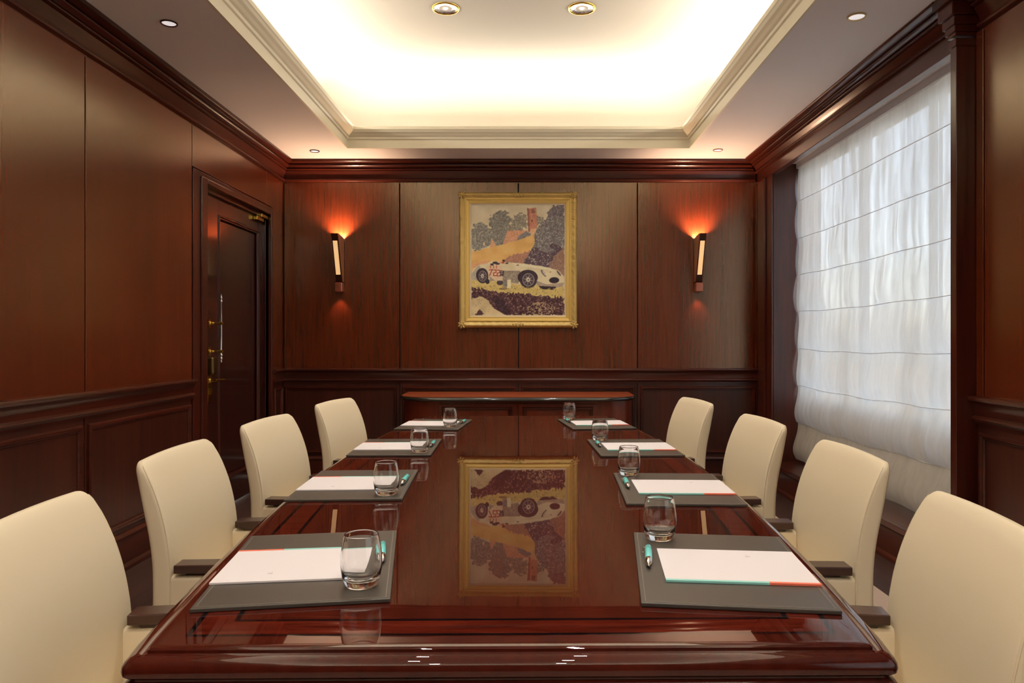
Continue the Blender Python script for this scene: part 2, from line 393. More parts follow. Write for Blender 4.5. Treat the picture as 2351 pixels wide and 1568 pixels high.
# window side: fascia, casings, pilaster with capital, ledge
obj('trim_14', B((1.985, 2.03, WY0, YB, 2.548, 2.64)), M_MY, kind='structure', bevel=0.003)
far = [(1.990, 2.0, 6.26, YB - 0.014, 0.215, 2.548), (1.975, 2.0, 6.17, 6.25, 0.0, 2.548), (1.965, 2.0, 6.07, 6.16, 0.0, 2.548), (1.985, 2.002, 5.945, 6.06, 0.0, 2.548)]
for i, b in enumerate(far):
    obj('trim_%d' % (15 + i), B(b), M_MZ, kind='structure', bevel=0.004)
obj('trim_19', B((1.903, XR + 0.36, 3.245, 3.29, 0, 2.515)), M_MZ, kind='structure', bevel=0.003)
obj('trim_20', B((1.897, XR, 3.240, 3.296, 2.508, 2.545), (1.893, XR, 3.236, 3.30, 2.553, 2.570), (1.888, XR, 3.232, 3.31, 2.570, 2.60), (1.882, XR, 3.226, 3.32, 2.60, 2.64),
                 (1.868, XR, 3.216, 3.33, 2.64, 2.70), (1.850, XR, 3.205, 3.345, 2.70, ZC)), M_MZ, kind='structure', bevel=0.004)
obj('trim_21', B((1.965, 2.34, WY0, WY1 + 0.02, 0.180, 0.216), (1.985, 2.0, WY0, WY1 + 0.02, 0.15, 0.18)), M_MY, kind='structure', bevel=0.004)
# reveal lining boards
obj('trim_22', B((2.002, 2.34, WY1 - 0.008, WY1, WZ0, WZ1)), M_MZ, kind='structure')

obj('trim_23', B((2.03, 2.345, WY0, WY1 - 0.008, 2.632, 2.645)), M_CEIL, kind='structure')
obj('ground', B((2.40, 40, -30, 40, -0.30, -0.20)), plain('bounce_paving', srgb(148, 124, 92), 0.9), kind='structure')  # unseen ground outside, added to bounce warm light onto the lower blind

# window frame with panes, behind the blind
win = empty('window_1', (2.31, (WY0 + WY1) / 2, WZ0), kind='structure')
ww, wh = WY1 - WY0, WZ1 - WZ0
obj('window_frame', B((0, 0.05, -ww / 2, -ww / 2 + 0.06, 0, wh), (0, 0.05, ww / 2 - 0.06, ww / 2, 0, wh), (-0.01, 0.05, -ww / 2, ww / 2, 0, 0.52), (0, 0.05, -ww / 2, ww / 2, wh - 0.06, wh)), M_WINFRAME, win)
for k in (1, 2):
    obj('mullion', B((0, 0.05, -0.03, 0.03, 0.52, wh - 0.06)), M_WINFRAME, win, loc=(0, -ww / 2 + ww * k / 3, 0))
for k in range(3):
    for z0, z1 in ((0.52, wh - 0.06),):
        obj('pane', B((0.02, 0.026, -ww / 6 + 0.03, ww / 6 - 0.03, z0, z1)), M_PANE, win, loc=(0, -ww / 2 + ww * (k + 0.5) / 3, 0))

win2 = copy_tree(win); win2.name = 'window_2'; win2.location.y = (W2Y0 + W2Y1) / 2

# ---------------------------------------------------------------- door in the left wall
door = empty('door_1', (XL, 5.4, 0), kind='structure')
def dpart(name, bm, mat, par=door, **k):
    o = obj(name, bm, mat, par, **k)
    if par is door: o.matrix_parent_inverse = Matrix.Translation((-XL, -5.4, 0))
    return o
dpart('casing', B((XL, XL + 0.016, 4.615, 4.715, 0, 2.292), (XL, XL + 0.016, 4.715, 6.045, 2.252, 2.292)), M_MZ, bevel=0.003)
dpart('casing', B((XL - 0.05, XL + 0.028, 4.715, 4.80, 0, 2.262), (XL - 0.05, XL + 0.028, 6.0, 6.045, 0, 2.262), (XL - 0.05, XL + 0.028, 4.80, 6.0, 2.225, 2.262)), M_MZ, bevel=0.006)
dpart('door_stop', B((XL - 0.05, XL - 0.018, 4.80, 4.82, 0, 2.225), (XL - 0.05, XL - 0.018, 5.985, 6.0, 0, 2.225), (XL - 0.05, XL - 0.018, 4.80, 6.0, 2.195, 2.225)), M_DOOR, bevel=0.003)
LX = XL - 0.045
# leaf with a framed panel: stiles, rails, recessed field
dpart('stile', B((LX - 0.05, LX, 4.82, 5.13, 0.01, 2.195)), M_DOOR, bevel=0.002)
dpart('stile', B((LX - 0.05, LX, 5.915, 5.985, 0.01, 2.195)), M_DOOR, bevel=0.002)
dpart('rail', B((LX - 0.05, LX, 5.13, 5.915, 2.085, 2.195)), M_DOOR, bevel=0.002)
dpart('rail', B((LX - 0.05, LX, 5.13, 5.915, 0.01, 0.20)), M_DOOR, bevel=0.002)
dpart('door_panel', B((LX - 0.04, LX - 0.022, 5.13, 5.915, 0.20, 2.085)), M_DOOR)
fm = frame_moulding(5.915 - 5.13, 2.085 - 0.20)
o = dpart('panel_moulding', fm, M_MZ)
o.location = (LX - 0.012, (5.13 + 5.915) / 2, (0.20 + 2.085) / 2); o.rotation_euler = (0, 0, PI / 2)
# pull handle
PY = 4.975
bm = bmesh.new()
lathe(bm, [(0, 1.045), (0.006, 1.05), (0.009, 1.058), (0.005, 1.066), (0.011, 1.072), (0.011, 1.082), (0.006, 1.09), (0.012, 1.10), (0.007, 1.112), (0.0075, 1.30), (0.0075, 1.455), (0.011, 1.462),
           (0.011, 1.470), (0.006, 1.476), (0.010, 1.49), (0.006, 1.50), (0.003, 1.508), (0.006, 1.516), (0, 1.523)], 16, Matrix.Translation((LX + 0.085, PY, 0)))
hd = auto_smooth(dpart('pull_handle', bm, M_CHROME), 50); hd['label'] = 'slim polished vertical pull bar'
for z in (1.317, 1.125):
    bm = bmesh.new()
    box(bm, LX, LX + 0.008, PY - 0.018, PY + 0.018, z - 0.03, z + 0.03)
    M = Matrix.Translation((LX, PY, z)) @ Matrix.Rotation(PI / 2, 4, 'Y')
    lathe(bm, [(0.016, 0.008), (0.016, 0.014), (0.008, 0.02), (0.011, 0.03), (0.006, 0.04), (0.006, 0.06), (0.010, 0.068), (0.012, 0.085), (0.010, 0.097), (0, 0.1)], 14, M)
    dpart('handle_bracket', bm, M_BRASS)
lk = dpart('lock_case', B((LX, LX + 0.05, PY - 0.045, PY + 0.035, 0.965, 1.09)), M_BRASSD, bevel=0.018, bseg=4); lk['label'] = 'dark brass rounded lock case'
dpart('lock_plate', B((LX, LX + 0.010, PY - 0.032, PY + 0.032, 0.78, 0.96), (LX + 0.01, LX + 0.014, PY - 0.028, PY + 0.028, 0.86, 0.872), (LX + 0.01, LX + 0.022, PY - 0.02, PY + 0.02, 0.835, 0.855)), M_BRASS, bevel=0.002)
bm = bmesh.new(); rod(bm, (LX + 0.008, PY - 0.005, 0.93), (LX + 0.055, PY - 0.005, 0.93), 0.012); rod(bm, (LX + 0.052, PY - 0.01, 0.93), (LX + 0.056, PY + 0.12, 0.928), 0.008)
lathe(bm, [(0.022, 0.0), (0.022, 0.006), (0.014, 0.012)], 16, Matrix.Translation((LX + 0.01, PY - 0.005, 0.93)) @ Matrix.Rotation(PI / 2, 4, 'Y'))
auto_smooth(dpart('lever_handle', bm, M_BRASS), 50)
dpart('door_pivot', B((LX, LX + 0.035, 5.78, 5.93, 2.155, 2.190), (LX, LX + 0.05, 5.84, 5.99, 2.185, 2.215)), M_BRASS, bevel=0.004)

# ---------------------------------------------------------------- carpet
cp = obj('carpet', B((-1.69, 1.69, -2.2, 5.55, 0, 0.010)), M_CARPET, bevel=0.004)
tag(cp, 'plain beige carpet laid inside a dark wooden floor border, under table and chairs', 'carpet')

# ---------------------------------------------------------------- conference table
CX, CY, HL = -0.042, 2.735, 1.640      # centre and half length of the flat top (to the bead)
def hw(y, k=0.0): return 0.655 - 0.044 * y * y
def outline(off, n=48):
    """closed outline grown by off beyond the flat top, in table coordinates"""
    pts = []
    Y = HL + off
    for i in range(n + 1):
        y = -Y + 2 * Y * i / n
        pts.append((hw(y * HL / Y) + off, y))
    # soften the corners
    def rc(p, cx, cy, r): return p
    R = max(0.003, off * 0.45 + 0.003)
    out = []
    xs = hw(HL) + off
    for k in range(5):                         # near right corner arc
        a = -PI / 2 + k / 4 * PI / 2
        out.append((xs - R + R * math.cos(a), -Y + R + R * math.sin(a)))
    out += [q for q in pts if abs(q[1]) < Y - R - 0.02]
    for k in range(5):
        a = k / 4 * PI / 2
        out.append((xs - R + R * math.cos(a), Y - R + R * math.sin(a)))
    out += [(-x, -y) for x, y in out]
    return out
table = empty('conference_table', (CX, CY, 0), 0.012)
tag(table, 'long glossy mahogany boat-shaped conference table with moulded edge', 'table')
TOPZ = 0.750
PR = [(-0.010, 0.750), (-0.004, 0.7502), (0.002, 0.7497), (0.005, 0.747), (0.0055, 0.7425), (0.009, 0.7405), (0.013, 0.7415), (0.016, 0.7435), (0.024, 0.7420), (0.030, 0.7375), (0.0335, 0.731), (0.0345, 0.724),
      (0.033, 0.718), (0.028, 0.714), (0.025, 0.712), (0.025, 0.710), (0.030, 0.707), (0.034, 0.701), (0.034, 0.690), (0.029, 0.676), (0.018, 0.668), (0.008, 0.663), (-0.03, 0.662)]
vs, fs = [], []
for off, z in PR:
    ol = outline(off); N = len(ol); vs += [(x, y, z) for x, y in ol]
for k in range(len(PR) - 1):
    for i in range(N):
        j = (i + 1) % N; fs.append((k * N + i, k * N + j, (k + 1) * N + j, (k + 1) * N + i))
fs.append(tuple(range(N))); fs.append(tuple((len(PR) - 1) * N + i for i in range(N)))

# table top material with crossband and dark stringing, cut to the boat outline
mt, cr, pt, adn = wood('table_mahogany', srgb(50, 16, 11), srgb(82, 29, 18), 'Y', rough=0.22, coat=1.0, coat_rough=0.012, scale=0.8, grain=0.45)
n, l = mt.node_tree.nodes, mt.node_tree.links
pt.inputs['Coat IOR'].default_value = 1.52; pt.inputs['Specular IOR Level'].default_value = 0.0
for lk_ in [x for x in l if x.to_socket.name == 'Normal' and x.to_node == pt]: l.remove(lk_)
tc = n.new('ShaderNodeTexCoord'); sp = n.new('ShaderNodeSeparateXYZ'); l.new(tc.outputs['Object'], sp.inputs[0])
def mth(op, a=None, b=None):
    q = n.new('ShaderNodeMath'); q.operation = op
    for i, v in enumerate((a, b)):
        if v is None: continue
        if isinstance(v, (int, float)): q.inputs[i].default_value = v
        else: l.new(v, q.inputs[i])
    return q.outputs[0]
ax, ay = mth('ABSOLUTE', sp.outputs[0]), mth('ABSOLUTE', sp.outputs[1])
dside = mth('SUBTRACT', mth('SUBTRACT', 0.655, mth('MULTIPLY', mth('MULTIPLY', ay, ay), 0.044)), ax)
dend = mth('SUBTRACT', HL, ay)
dmin = mth('MINIMUM', dside, dend)
def band(c, w): return mth('LESS_THAN', mth('ABSOLUTE', mth('SUBTRACT', dmin, c)), w)
strg = mth('MAXIMUM', band(0.042, 0.0042), band(0.102, 0.0042))
cross = mth('MULTIPLY', mth('GREATER_THAN', dmin, 0.042), mth('LESS_THAN', dmin, 0.102))
mps = n.new('ShaderNodeMapping'); mps.inputs['Scale'].default_value = (4, 60, 1); l.new(tc.outputs['Object'], mps.inputs[0])
nz = n.new('ShaderNodeTexNoise'); nz.inputs['Scale'].default_value = 2; nz.inputs['Detail'].default_value = 6; l.new(mps.outputs[0], nz.inputs['Vector'])
cr2 = n.new('ShaderNodeValToRGB'); cr2.color_ramp.elements[0].position = 0.3; cr2.color_ramp.elements[1].position = 0.7
cr2.color_ramp.elements[0].color = srgb(60, 17, 11); cr2.color_ramp.elements[1].color = srgb(98, 32, 19); l.new(nz.outputs[0], cr2.inputs[0])
m1 = n.new('ShaderNodeMix'); m1.data_type = 'RGBA'; l.new(cross, m1.inputs[0]); l.new(cr.outputs[0], m1.inputs[6]); l.new(cr2.outputs[0], m1.inputs[7])
m2 = n.new('ShaderNodeMix'); m2.data_type = 'RGBA'; l.new(strg, m2.inputs[0]); l.new(m1.outputs[2], m2.inputs[6]); m2.inputs[7].default_value = srgb(16, 12, 14)
l.new(m2.outputs[2], pt.inputs['Base Color'])
# very faint waviness of the lacquer
nw = n.new('ShaderNodeTexNoise'); nw.inputs['Scale'].default_value = 9; nw.inputs['Detail'].default_value = 2; l.new(tc.outputs['Object'], nw.inputs['Vector'])
bw = n.new('ShaderNodeBump'); bw.inputs['Strength'].default_value = 0.02; bw.inputs['Distance'].default_value = 0.002
l.new(nw.outputs[0], bw.inputs['Height']); l.new(bw.outputs[0], pt.inputs['Coat Normal'])

tt = obj('tabletop', (vs, fs), mt, table); auto_smooth(tt, 30)
M_EDGE = wood('table_base_wood', srgb(46, 16, 12), srgb(78, 28, 20), 'Z', rough=0.3, coat=0.8, coat_rough=0.06)[0]
obj('apron', B((-0.44, 0.44, -1.42, -1.38, 0.622, 0.663), (-0.44, 0.44, 1.38, 1.42, 0.622, 0.663), (-0.44, -0.40, -1.38, 1.38, 0.622, 0.663), (0.40, 0.44, -1.38, 1.38, 0.622, 0.663)), M_EDGE, table)
for y in (-0.95, 0.95):
    obj('pedestal', B((-0.20, 0.20, y - 0.26, y + 0.26, 0.10, 0.663), (-0.26, 0.26, y - 0.34, y + 0.34, 0.010, 0.10)), M_EDGE, table, bevel=0.008)

# ---------------------------------------------------------------- chairs
FRONT = [(0.38, 0.0), (0.52, 0.0), (0.59, 0.0), (0.65, -0.006), (0.72, -0.020), (0.78, -0.039), (0.83, -0.060), (0.87, -0.082)]
REAR = [(0.38, -0.052), (0.52, -0.050), (0.60, -0.052), (0.67, -0.061), (0.74, -0.077), (0.82, -0.094), (0.87, -0.105)]
def interp(tab, z):
    if z <= tab[0][0]: return tab[0][1]
    for (a, b), (c, d) in zip(tab, tab[1:]):
        if z <= c:
            return b + (d - b) * (z - a) / (c - a)
    (a, b), (c, d) = tab[-2], tab[-1]
    return d + (d - b) * (z - c) / (c - a)
def smoothed(tab, z, w=0.03):
    return sum(interp(tab, z + k * w) for k in (-1, -0.5, 0, 0.5, 1)) / 5
TOPH, TOPR = 0.870, 0.030
def back_half(z):
    h = 0.262 - 0.014 * max(0, (z - 0.5) / 0.37) - 0.006 * max(0, (z - 0.7) / 0.17) ** 2
    t = min(1.0, max(0.0, (z - (TOPH - TOPR)) / TOPR)); k = 1 - math.sqrt(max(0, 1 - t * t))
    return h - TOPR * 0.9 * k, 1 - 0.7 * k
def back_x(y): return -0.012 * (1 - (y / 0.26) ** 2)
def back_mesh():
    zz = [0.36 + 0.02 * i for i in range(25) if 0.36 + 0.02 * i < TOPH - TOPR - 0.004] + [TOPH - TOPR + TOPR * math.sin(a * PI / 2 / 7) for a in range(8)]
    vs, fs = [], []; nq = 0
    for z in zz:
        f, r = smoothed(FRONT, z), smoothed(REAR, z); half, tk = back_half(z)
        mid, th = (f + r) / 2, (f - r) / 2 * tk; rr = min(0.013, th * 0.9)
        ring = []
        for k in range(9): ring.append((th, -(half - rr) + 2 * (half - rr) * k / 8))
        for k in range(1, 4): ring.append((th - rr + rr * math.cos(k * PI / 8), half - rr + rr * math.sin(k * PI / 8)))
        ring.append((th - rr, half)); ring.append((-th + rr, half))
        for k in range(1, 4): ring.append((-th + rr - rr * math.sin(k * PI / 8), half - rr + rr * math.cos(k * PI / 8)))
        for k in range(9): ring.append((-th, (half - rr) - 2 * (half - rr) * k / 8))
        for k in range(1, 4): ring.append((-th + rr - rr * math.cos(PI / 2 - k * PI / 8) * 0 - rr * math.sin(k * PI / 8) * 0 - rr * math.cos(k * PI / 8), -(half - rr) - rr * math.sin(k * PI / 8)))
        ring.append((-th + rr, -half)); ring.append((th - rr, -half))
        for k in range(1, 4): ring.append((th - rr + rr * math.sin(k * PI / 8), -(half - rr) - rr * math.cos(k * PI / 8)))
        nq = len(ring)
        vs += [(mid + x + back_x(y), y, z + 0.006 * (1 - (y / 0.26) ** 2) * max(0, (z - 0.6) / 0.27)) for x, y in ring]
    n = len(zz)
    for k in range(n - 1):
        for i in range(nq):
            j = (i + 1) % nq; fs.append((k * nq + i, k * nq + j, (k + 1) * nq + j, (k + 1) * nq + i))
    fs.append(tuple(range(nq))); fs.append(tuple((n - 1) * nq + i for i in range(nq)))
    return (vs, fs)
def tube_path(pts, r, seg=6):
    bm = bmesh.new(); rings = []
    for i, p_ in enumerate(pts):
        p_ = Vector(p_); d = (Vector(pts[min(i + 1, len(pts) - 1)]) - Vector(pts[max(i - 1, 0)])).normalized()
        q = d.to_track_quat('Z', 'Y')
        rings.append([bm.verts.new(p_ + q @ Vector((r * math.cos(2 * PI * k / seg), r * math.sin(2 * PI * k / seg), 0))) for k in range(seg)])
    for a, b in zip(rings, rings[1:]):
        for k in range(seg):
            j = (k + 1) % seg; bm.faces.new((a[k], a[j], b[j], b[k]))
    return bm
def make_chair():
    """faces +x; the front of the backrest at x = 0"""
    t = empty('conference_chair')
    bk = obj('backrest', back_mesh(), M_LEATHER, t, smooth=True)
    for s in (-1, 1):
        pts = []
        for z in [0.40 + 0.02 * i for i in range(22)] + [TOPH - 0.02, TOPH - 0.014, TOPH - 0.010]:
            h_, tk_ = back_half(z); f_, r_ = smoothed(FRONT, z), smoothed(REAR, z); m_ = (f_ + r_) / 2; t_ = (f_ - r_) / 2 * tk_; q_ = min(0.013, t_ * 0.9) * 0.293
            pts.append((m_ + t_ - q_ + back_x(h_), s * (h_ - q_), z))
        obj('piping', tube_path(pts, 0.0020), M_LEATHER, bk, smooth=True)
    # seat cushion with a domed top
    vs, fs = [], []
    nx, ny = 12, 12
    bm = bmesh.new(); box(bm, 0.0, 0.46, -0.215, 0.215, 0.36, 0.475)
    st = obj('seat', bm, M_LEATHER, t, bevel=0.03, bseg=4, smooth=True)
    for s in (-1, 1):
        y0, y1 = sorted((s * 0.212, s * 0.256))
        sp_ = obj('side_panel', B((-0.02, 0.36, y0, y1, 0.30, 0.572)), M_LEATHER, t, bevel=0.012, bseg=3, smooth=True)
        y0, y1 = sorted((s * 0.205, s * 0.262))
        obj('armrest', B((0.006, 0.40, y0, y1, 0.580, 0.603)), M_ARM, t, bevel=0.003)
        obj('arm_spacer', B((0.03, 0.34, s * 0.228 - 0.012, s * 0.228 + 0.012, 0.570, 0.581)), M_ARM, t)
    obj('seat_frame', B((-0.04, 0.44, -0.235, 0.235, 0.29, 0.362)), M_LEATHER, t, bevel=0.01)
    for sx, sy in ((-0.03, -1), (-0.03, 1), (0.40, -1), (0.40, 1)):
        bm = bmesh.new()
        vs_ = box(bm, sx - 0.02, sx + 0.02, sy * 0.215 - 0.02, sy * 0.215 + 0.02, 0.0, 0.30)
        for v in vs_:
            if v.co.z < 0.01:
                v.co.x = sx + (v.co.x - sx) * 0.6 + (-0.05 if sx < 0 else 0.01); v.co.y = sy * 0.215 + (v.co.y - sy * 0.215) * 0.6
        obj('leg', bm, M_ARM, t, bevel=0.002)
    return t
chairs = [  # side, x of the backrest front at arm height, y centre, yaw away from square, label
    ('L', -0.842, 1.372, 7.5, 'cream leather armchair on the door side of the table, nearest the camera'),
    ('L', -0.950, 2.185, 3.0, 'cream leather armchair, second from the camera on the door side of the table'),
    ('L', -0.968, 2.985, -3.2, 'cream leather armchair, third from the camera on the door side of the table'),
    ('L', -0.925, 3.860, -8.0, 'cream leather armchair on the door side of the table, farthest from the camera'),
    ('R', 0.763, 1.372, -7.5, 'cream leather armchair on the window side of the table, nearest the camera'),
    ('R', 0.865, 2.170, -2.0, 'cream leather armchair, second from the camera on the window side of the table'),
    ('R', 0.870, 2.990, 2.2, 'cream leather armchair, third from the camera on the window side of the table'),
    ('R', 0.815, 3.915, 6.5, 'cream leather armchair on the window side of the table, farthest from the camera'),
]
proto = make_chair(); first = True
for side, x, y, yaw, lab in chairs:
    ch = proto if first else copy_tree(proto); first = False
    ch.location = (x, y, 0.010); ch.rotation_euler = (0, 0, math.radians(yaw) + (0 if side == 'L' else PI))
    tag(ch, lab, 'chair', 'cream chairs around the conference table')

# ---------------------------------------------------------------- desk pads, notepads, pens, tumblers
PADW, PADL, PADT = 0.330, 0.462, 0.007
pads = [  # side, corners (x, y) measured on the table
    ('L', (-0.314, 1.722), (-0.243, 1.281), (-0.560, 1.224), (-0.625, 1.673)),
    ('L', (-0.374, 2.523), (-0.351, 2.055), (-0.685, 2.066), (-0.709, 2.528)),
    ('L', (-0.383, 3.320), (-0.378, 2.846), (-0.701, 2.831), (-0.721, 3.330)),
    ('L', (-0.306, 4.147), (-0.347, 3.663), (-0.672, 3.675), (-0.640, 4.140)),
    ('R', (0.253, 1.700), (0.199, 1.267), (0.522, 1.221), (0.570, 1.659)),
    ('R', (0.290, 2.466), (0.276, 2.008), (0.600, 2.003), (0.623, 2.458)),
    ('R', (0.267, 3.310), (0.288, 2.814), (0.615, 2.839), (0.600, 3.325)),
    ('R', (0.171, 4.154), (0.224, 3.688), (0.563, 3.731), (0.500, 4.154)),
]
def make_pad():
    t = obj('desk_pad', B((-PADW / 2, PADW / 2, -PADL / 2, PADL / 2, 0.0, PADT)), M_PAD, bevel=0.0015)
    a, b, w = PADW / 2 - 0.008, PADL / 2 - 0.008, 0.0008
    z0, z1 = PADT - 0.0002, PADT + 0.0004
    st = obj('stitching', B((-a, a, -b - w, -b + w, z0, z1), (-a, a, b - w, b + w, z0, z1), (-a - w, -a + w, -b, b, z0, z1), (a - w, a + w, -b, b, z0, z1)), M_EMB, t)
    bx = []
    for k in range(9):
        y = -0.045 + k * 0.0105
        bx.append((-0.136 - 0.007 * (k % 2), -0.130, y, y + 0.0018, PADT - 0.0002, PADT + 0.0004))
        if k % 3: bx.append((-0.136, -0.1345, y, y + 0.006, PADT - 0.0002, PADT + 0.0004))
    obj('embossed_mark', B(*bx), M_EMB, t)
    return t
NW, NL, NT = 0.280, 0.207, 0.004
def make_notepad():
    """long side along x, printed stripe along the -y edge, coral at +x"""
    t = obj('notepad', B((-NW / 2, NW / 2, -NL / 2, NL / 2, 0.0, NT)), M_PAPER, bevel=0.0006)
    z0, z1 = NT - 0.0002, NT + 0.0003
    cut = NW / 2 - NW * 0.33
    obj('teal_stripe', B((-NW / 2, cut, -NL / 2 - 0.0006, -NL / 2 + 0.0075, 0.0004, z1)), M_TEAL, t)
    obj('coral_stripe', B((cut, NW / 2, -NL / 2 - 0.0006, -NL / 2 + 0.0075, 0.0004, z1)), M_CORAL, t)
    obj('printed_mark', B((0.036, 0.046, 0.060, 0.0615, z0, z1), (0.038, 0.0395, 0.052, 0.066, z0, z1), (0.043, 0.044, 0.056, 0.062, z0, z1)), M_MARK, t)
    return t
def make_pen():
    """lies along y, tip towards -y"""
    t = empty('ballpoint_pen')
    R = Matrix.Translation((0, 0, 0.0075)) @ Matrix.Rotation(PI / 2, 4, 'X') @ Matrix.Diagonal((1.28, 1.28, 1.0, 1.0))     # lathe z -> -y
    bd = obj('barrel', L([(0, -0.066), (0.0035, -0.065), (0.0042, -0.060), (0.0056, -0.058), (0.0058, -0.03), (0.0056, 0.022), (0.0052, 0.024), (0, 0.024)], 18, R), M_PEN, t); auto_smooth(bd, 50)
    gp = obj('grip', L([(0, 0.024), (0.0053, 0.0242), (0.0055, 0.034), (0.0045, 0.052), (0.0022, 0.060), (0.0012, 0.068), (0, 0.070)], 18, R), M_CHROME, t); auto_smooth(gp, 50)
    obj('button', L([(0, -0.074), (0.0024, -0.0735), (0.0026, -0.066), (0, -0.0655)], 12, R), M_CHROME, t)
    obj('clip', B((-0.0125, -0.0100, 0.020, 0.060, 0.0060, 0.0088), (-0.0125, -0.004, 0.056, 0.060, 0.0060, 0.0088)), M_CHROME, t, bevel=0.0006)
    return t
def tumbler():
    out_ = [(0, 0.0), (0.024, 0.0), (0.0285, 0.0015), (0.0315, 0.006), (0.0345, 0.016), (0.0368, 0.030), (0.0378, 0.044), (0.0372, 0.058), (0.0350, 0.074), (0.0324, 0.088), (0.0311, 0.0932), (0.0309, 0.0942), (0.0305, 0.0949), (0.0300, 0.0951)]
    inn = [(0.0295, 0.0949), (0.0292, 0.0942), (0.0293, 0.0932), (0.0310, 0.088), (0.0338, 0.074), (0.0360, 0.058), (0.0366, 0.044), (0.0355, 0.031), (0.0325, 0.021), (0.0270, 0.0155), (0.015, 0.0125), (0, 0.0115)]
    return L(out_ + inn, 48)
mp_, mn_, mpen = make_pad(), make_notepad(), make_pen()
gl0 = obj('glass_tumbler', tumbler(), M_GLASS, smooth=True)
seat_words = {('L', 0): 'nearest place, door side', ('L', 1): 'second place from the camera, door side', ('L', 2): 'third place from the camera, door side', ('L', 3): 'farthest place, door side',
              ('R', 0): 'nearest place, window side', ('R', 1): 'second place from the camera, window side', ('R', 2): 'third place from the camera, window side', ('R', 3): 'farthest place, window side'}
pens = [((-0.315, 1.598), (-0.2875, 1.451)), ((-0.389, 2.392), (-0.385, 2.233)), ((-0.403, 3.20), (-0.4017, 3.026)), ((-0.337, 4.04), (-0.354, 3.863)),
        ((0.2606, 1.573), (0.237, 1.4225)), ((0.312, 2.34), (0.3037, 2.185)), ((0.3025, 3.20), (0.305, 3.015)), ((0.214, 4.09), (0.2366, 3.897))]
glasses = [(-0.303, 1.338), (-0.408, 2.124), (-0.428, 2.919), (-0.395, 3.760), (0.299, 1.650), (0.338, 2.428), (0.3247, 3.259), (0.237, 4.110)]
for i, (side, fi, ni, no, fo) in enumerate(pads):
    k = i % 4; words = seat_words[(side, k)]
    cs = [Vector(v) for v in (fi, ni, no, fo)]
    c = sum(cs, Vector((0, 0))) / 4
    ax_ = ((cs[0] - cs[1]) + (cs[3] - cs[2])).normalized()
    yaw = math.atan2(ax_.y, ax_.x) - PI / 2
    p_ = mp_ if i == 0 else copy_tree(mp_)
    p_.location = (c.x, c.y, 0.7505); p_.rotation_euler = (0, 0, yaw + (PI if side == 'L' else 0))
    tag(p_, 'dark leather desk pad, ' + words + ' of table', 'desk pad', 'desk pads on the conference table')
    q = mn_ if i == 0 else copy_tree(mn_)
    s = -1 if side == 'L' else 1
    o_ = Vector((math.cos(yaw), math.sin(yaw))) * 0.021 * s
    q.location = (c.x + o_.x, c.y + o_.y - 0.012, 0.7505 + PADT + 0.0003); q.rotation_euler = (0, 0, yaw * 0.8 + (PI if side == 'L' else 0))
    tag(q, 'white notepad with teal-coral edge, ' + words, 'notepad', 'notepads on the desk pads')
    n_ = mpen if i == 0 else copy_tree(mpen)
    a, b = Vector(pens[i][0]), Vector(pens[i][1]); d = a - b
    n_.location = ((a.x + b.x) / 2, (a.y + b.y) / 2, 0.7505 + PADT + 0.0003); n_.rotation_euler = (0, 0, math.atan2(d.y, d.x) - PI / 2)
    tag(n_, 'turquoise ballpoint pen, ' + words, 'pen', 'pens on the desk pads')
    g_ = gl0 if i == 0 else gl0.copy()
    if i: C.objects.link(g_)
    g_.location = (glasses[i][0], glasses[i][1], 0.7505 + PADT + 0.0004)
    tag(g_, 'empty clear glass tumbler, ' + words, 'glass', 'tumblers on the desk pads')

# ---------------------------------------------------------------- console against the back wall
cons = empty('console_cabinet', (-0.075, 6.0, 0))
tag(cons, 'reddish wooden console cabinet with black rounded edge under the painting', 'console')
def stadium(hx, y0, y1, r, off=0.0, n=10):
    pts = [(hx + off, y1), (hx + off, y0 + r)]
    for k in range(1, n + 1):
        a = k / n * PI / 2; pts.append((hx - r + (r + off) * math.cos(a), y0 + r - (r + off) * math.sin(a)))
    for k in range(n + 1):
        a = PI / 2 + k / n * PI / 2; pts.append((-hx + r + (r + off) * math.cos(a), y0 + r - (r + off) * math.sin(a)))
    pts.append((-hx - off, y1))
    return pts
def slab(rings):
    vs, fs = [], []; N = len(rings[0][0])
    for pts, z in rings: vs += [(x, y, z) for x, y in pts]
    for k in range(len(rings) - 1):
        for i in range(N):
            j = (i + 1) % N; fs.append((k * N + i, k * N + j, (k + 1) * N + j, (k + 1) * N + i))
    fs.append(tuple(range(N))); fs.append(tuple((len(rings) - 1) * N + i for i in range(N)))
    return (vs, fs)
st = lambda off: stadium(0.945, -0.31, 0.30, 0.26, off)
top = obj('console_top', slab([(st(-0.004), 0.750), (st(-0.004), 0.7575)]), M_CONS, cons)
ed = obj('black_edge', slab([(st(-0.004), 0.7555), (st(0.006), 0.7550), (st(0.014), 0.749), (st(0.017), 0.740), (st(0.013), 0.730), (st(0.004), 0.725), (st(-0.02), 0.723)]), M_BLACK, cons)
auto_smooth(ed, 40)
for v in top.data.vertices: v.co.z += 0.0
ed.data.polygons[-2].select = False
bd = obj('cabinet_body', slab([(stadium(0.925, -0.255, 0.30, 0.23), 0.015), (stadium(0.925, -0.255, 0.30, 0.23), 0.725)]), M_CONSZ, cons); auto_smooth(bd, 40)
for x0, x1 in ((-0.62, -0.01), (0.01, 0.62)):
    f = obj('cabinet_door', B((x0, x1, -0.268, -0.254, 0.06, 0.700)), M_CONSZ, cons, bevel=0.003)
    obj('panel_moulding', frame_moulding(x1 - x0 - 0.06, 0.56), M_MX, f, loc=((x0 + x1) / 2, -0.268, 0.40))

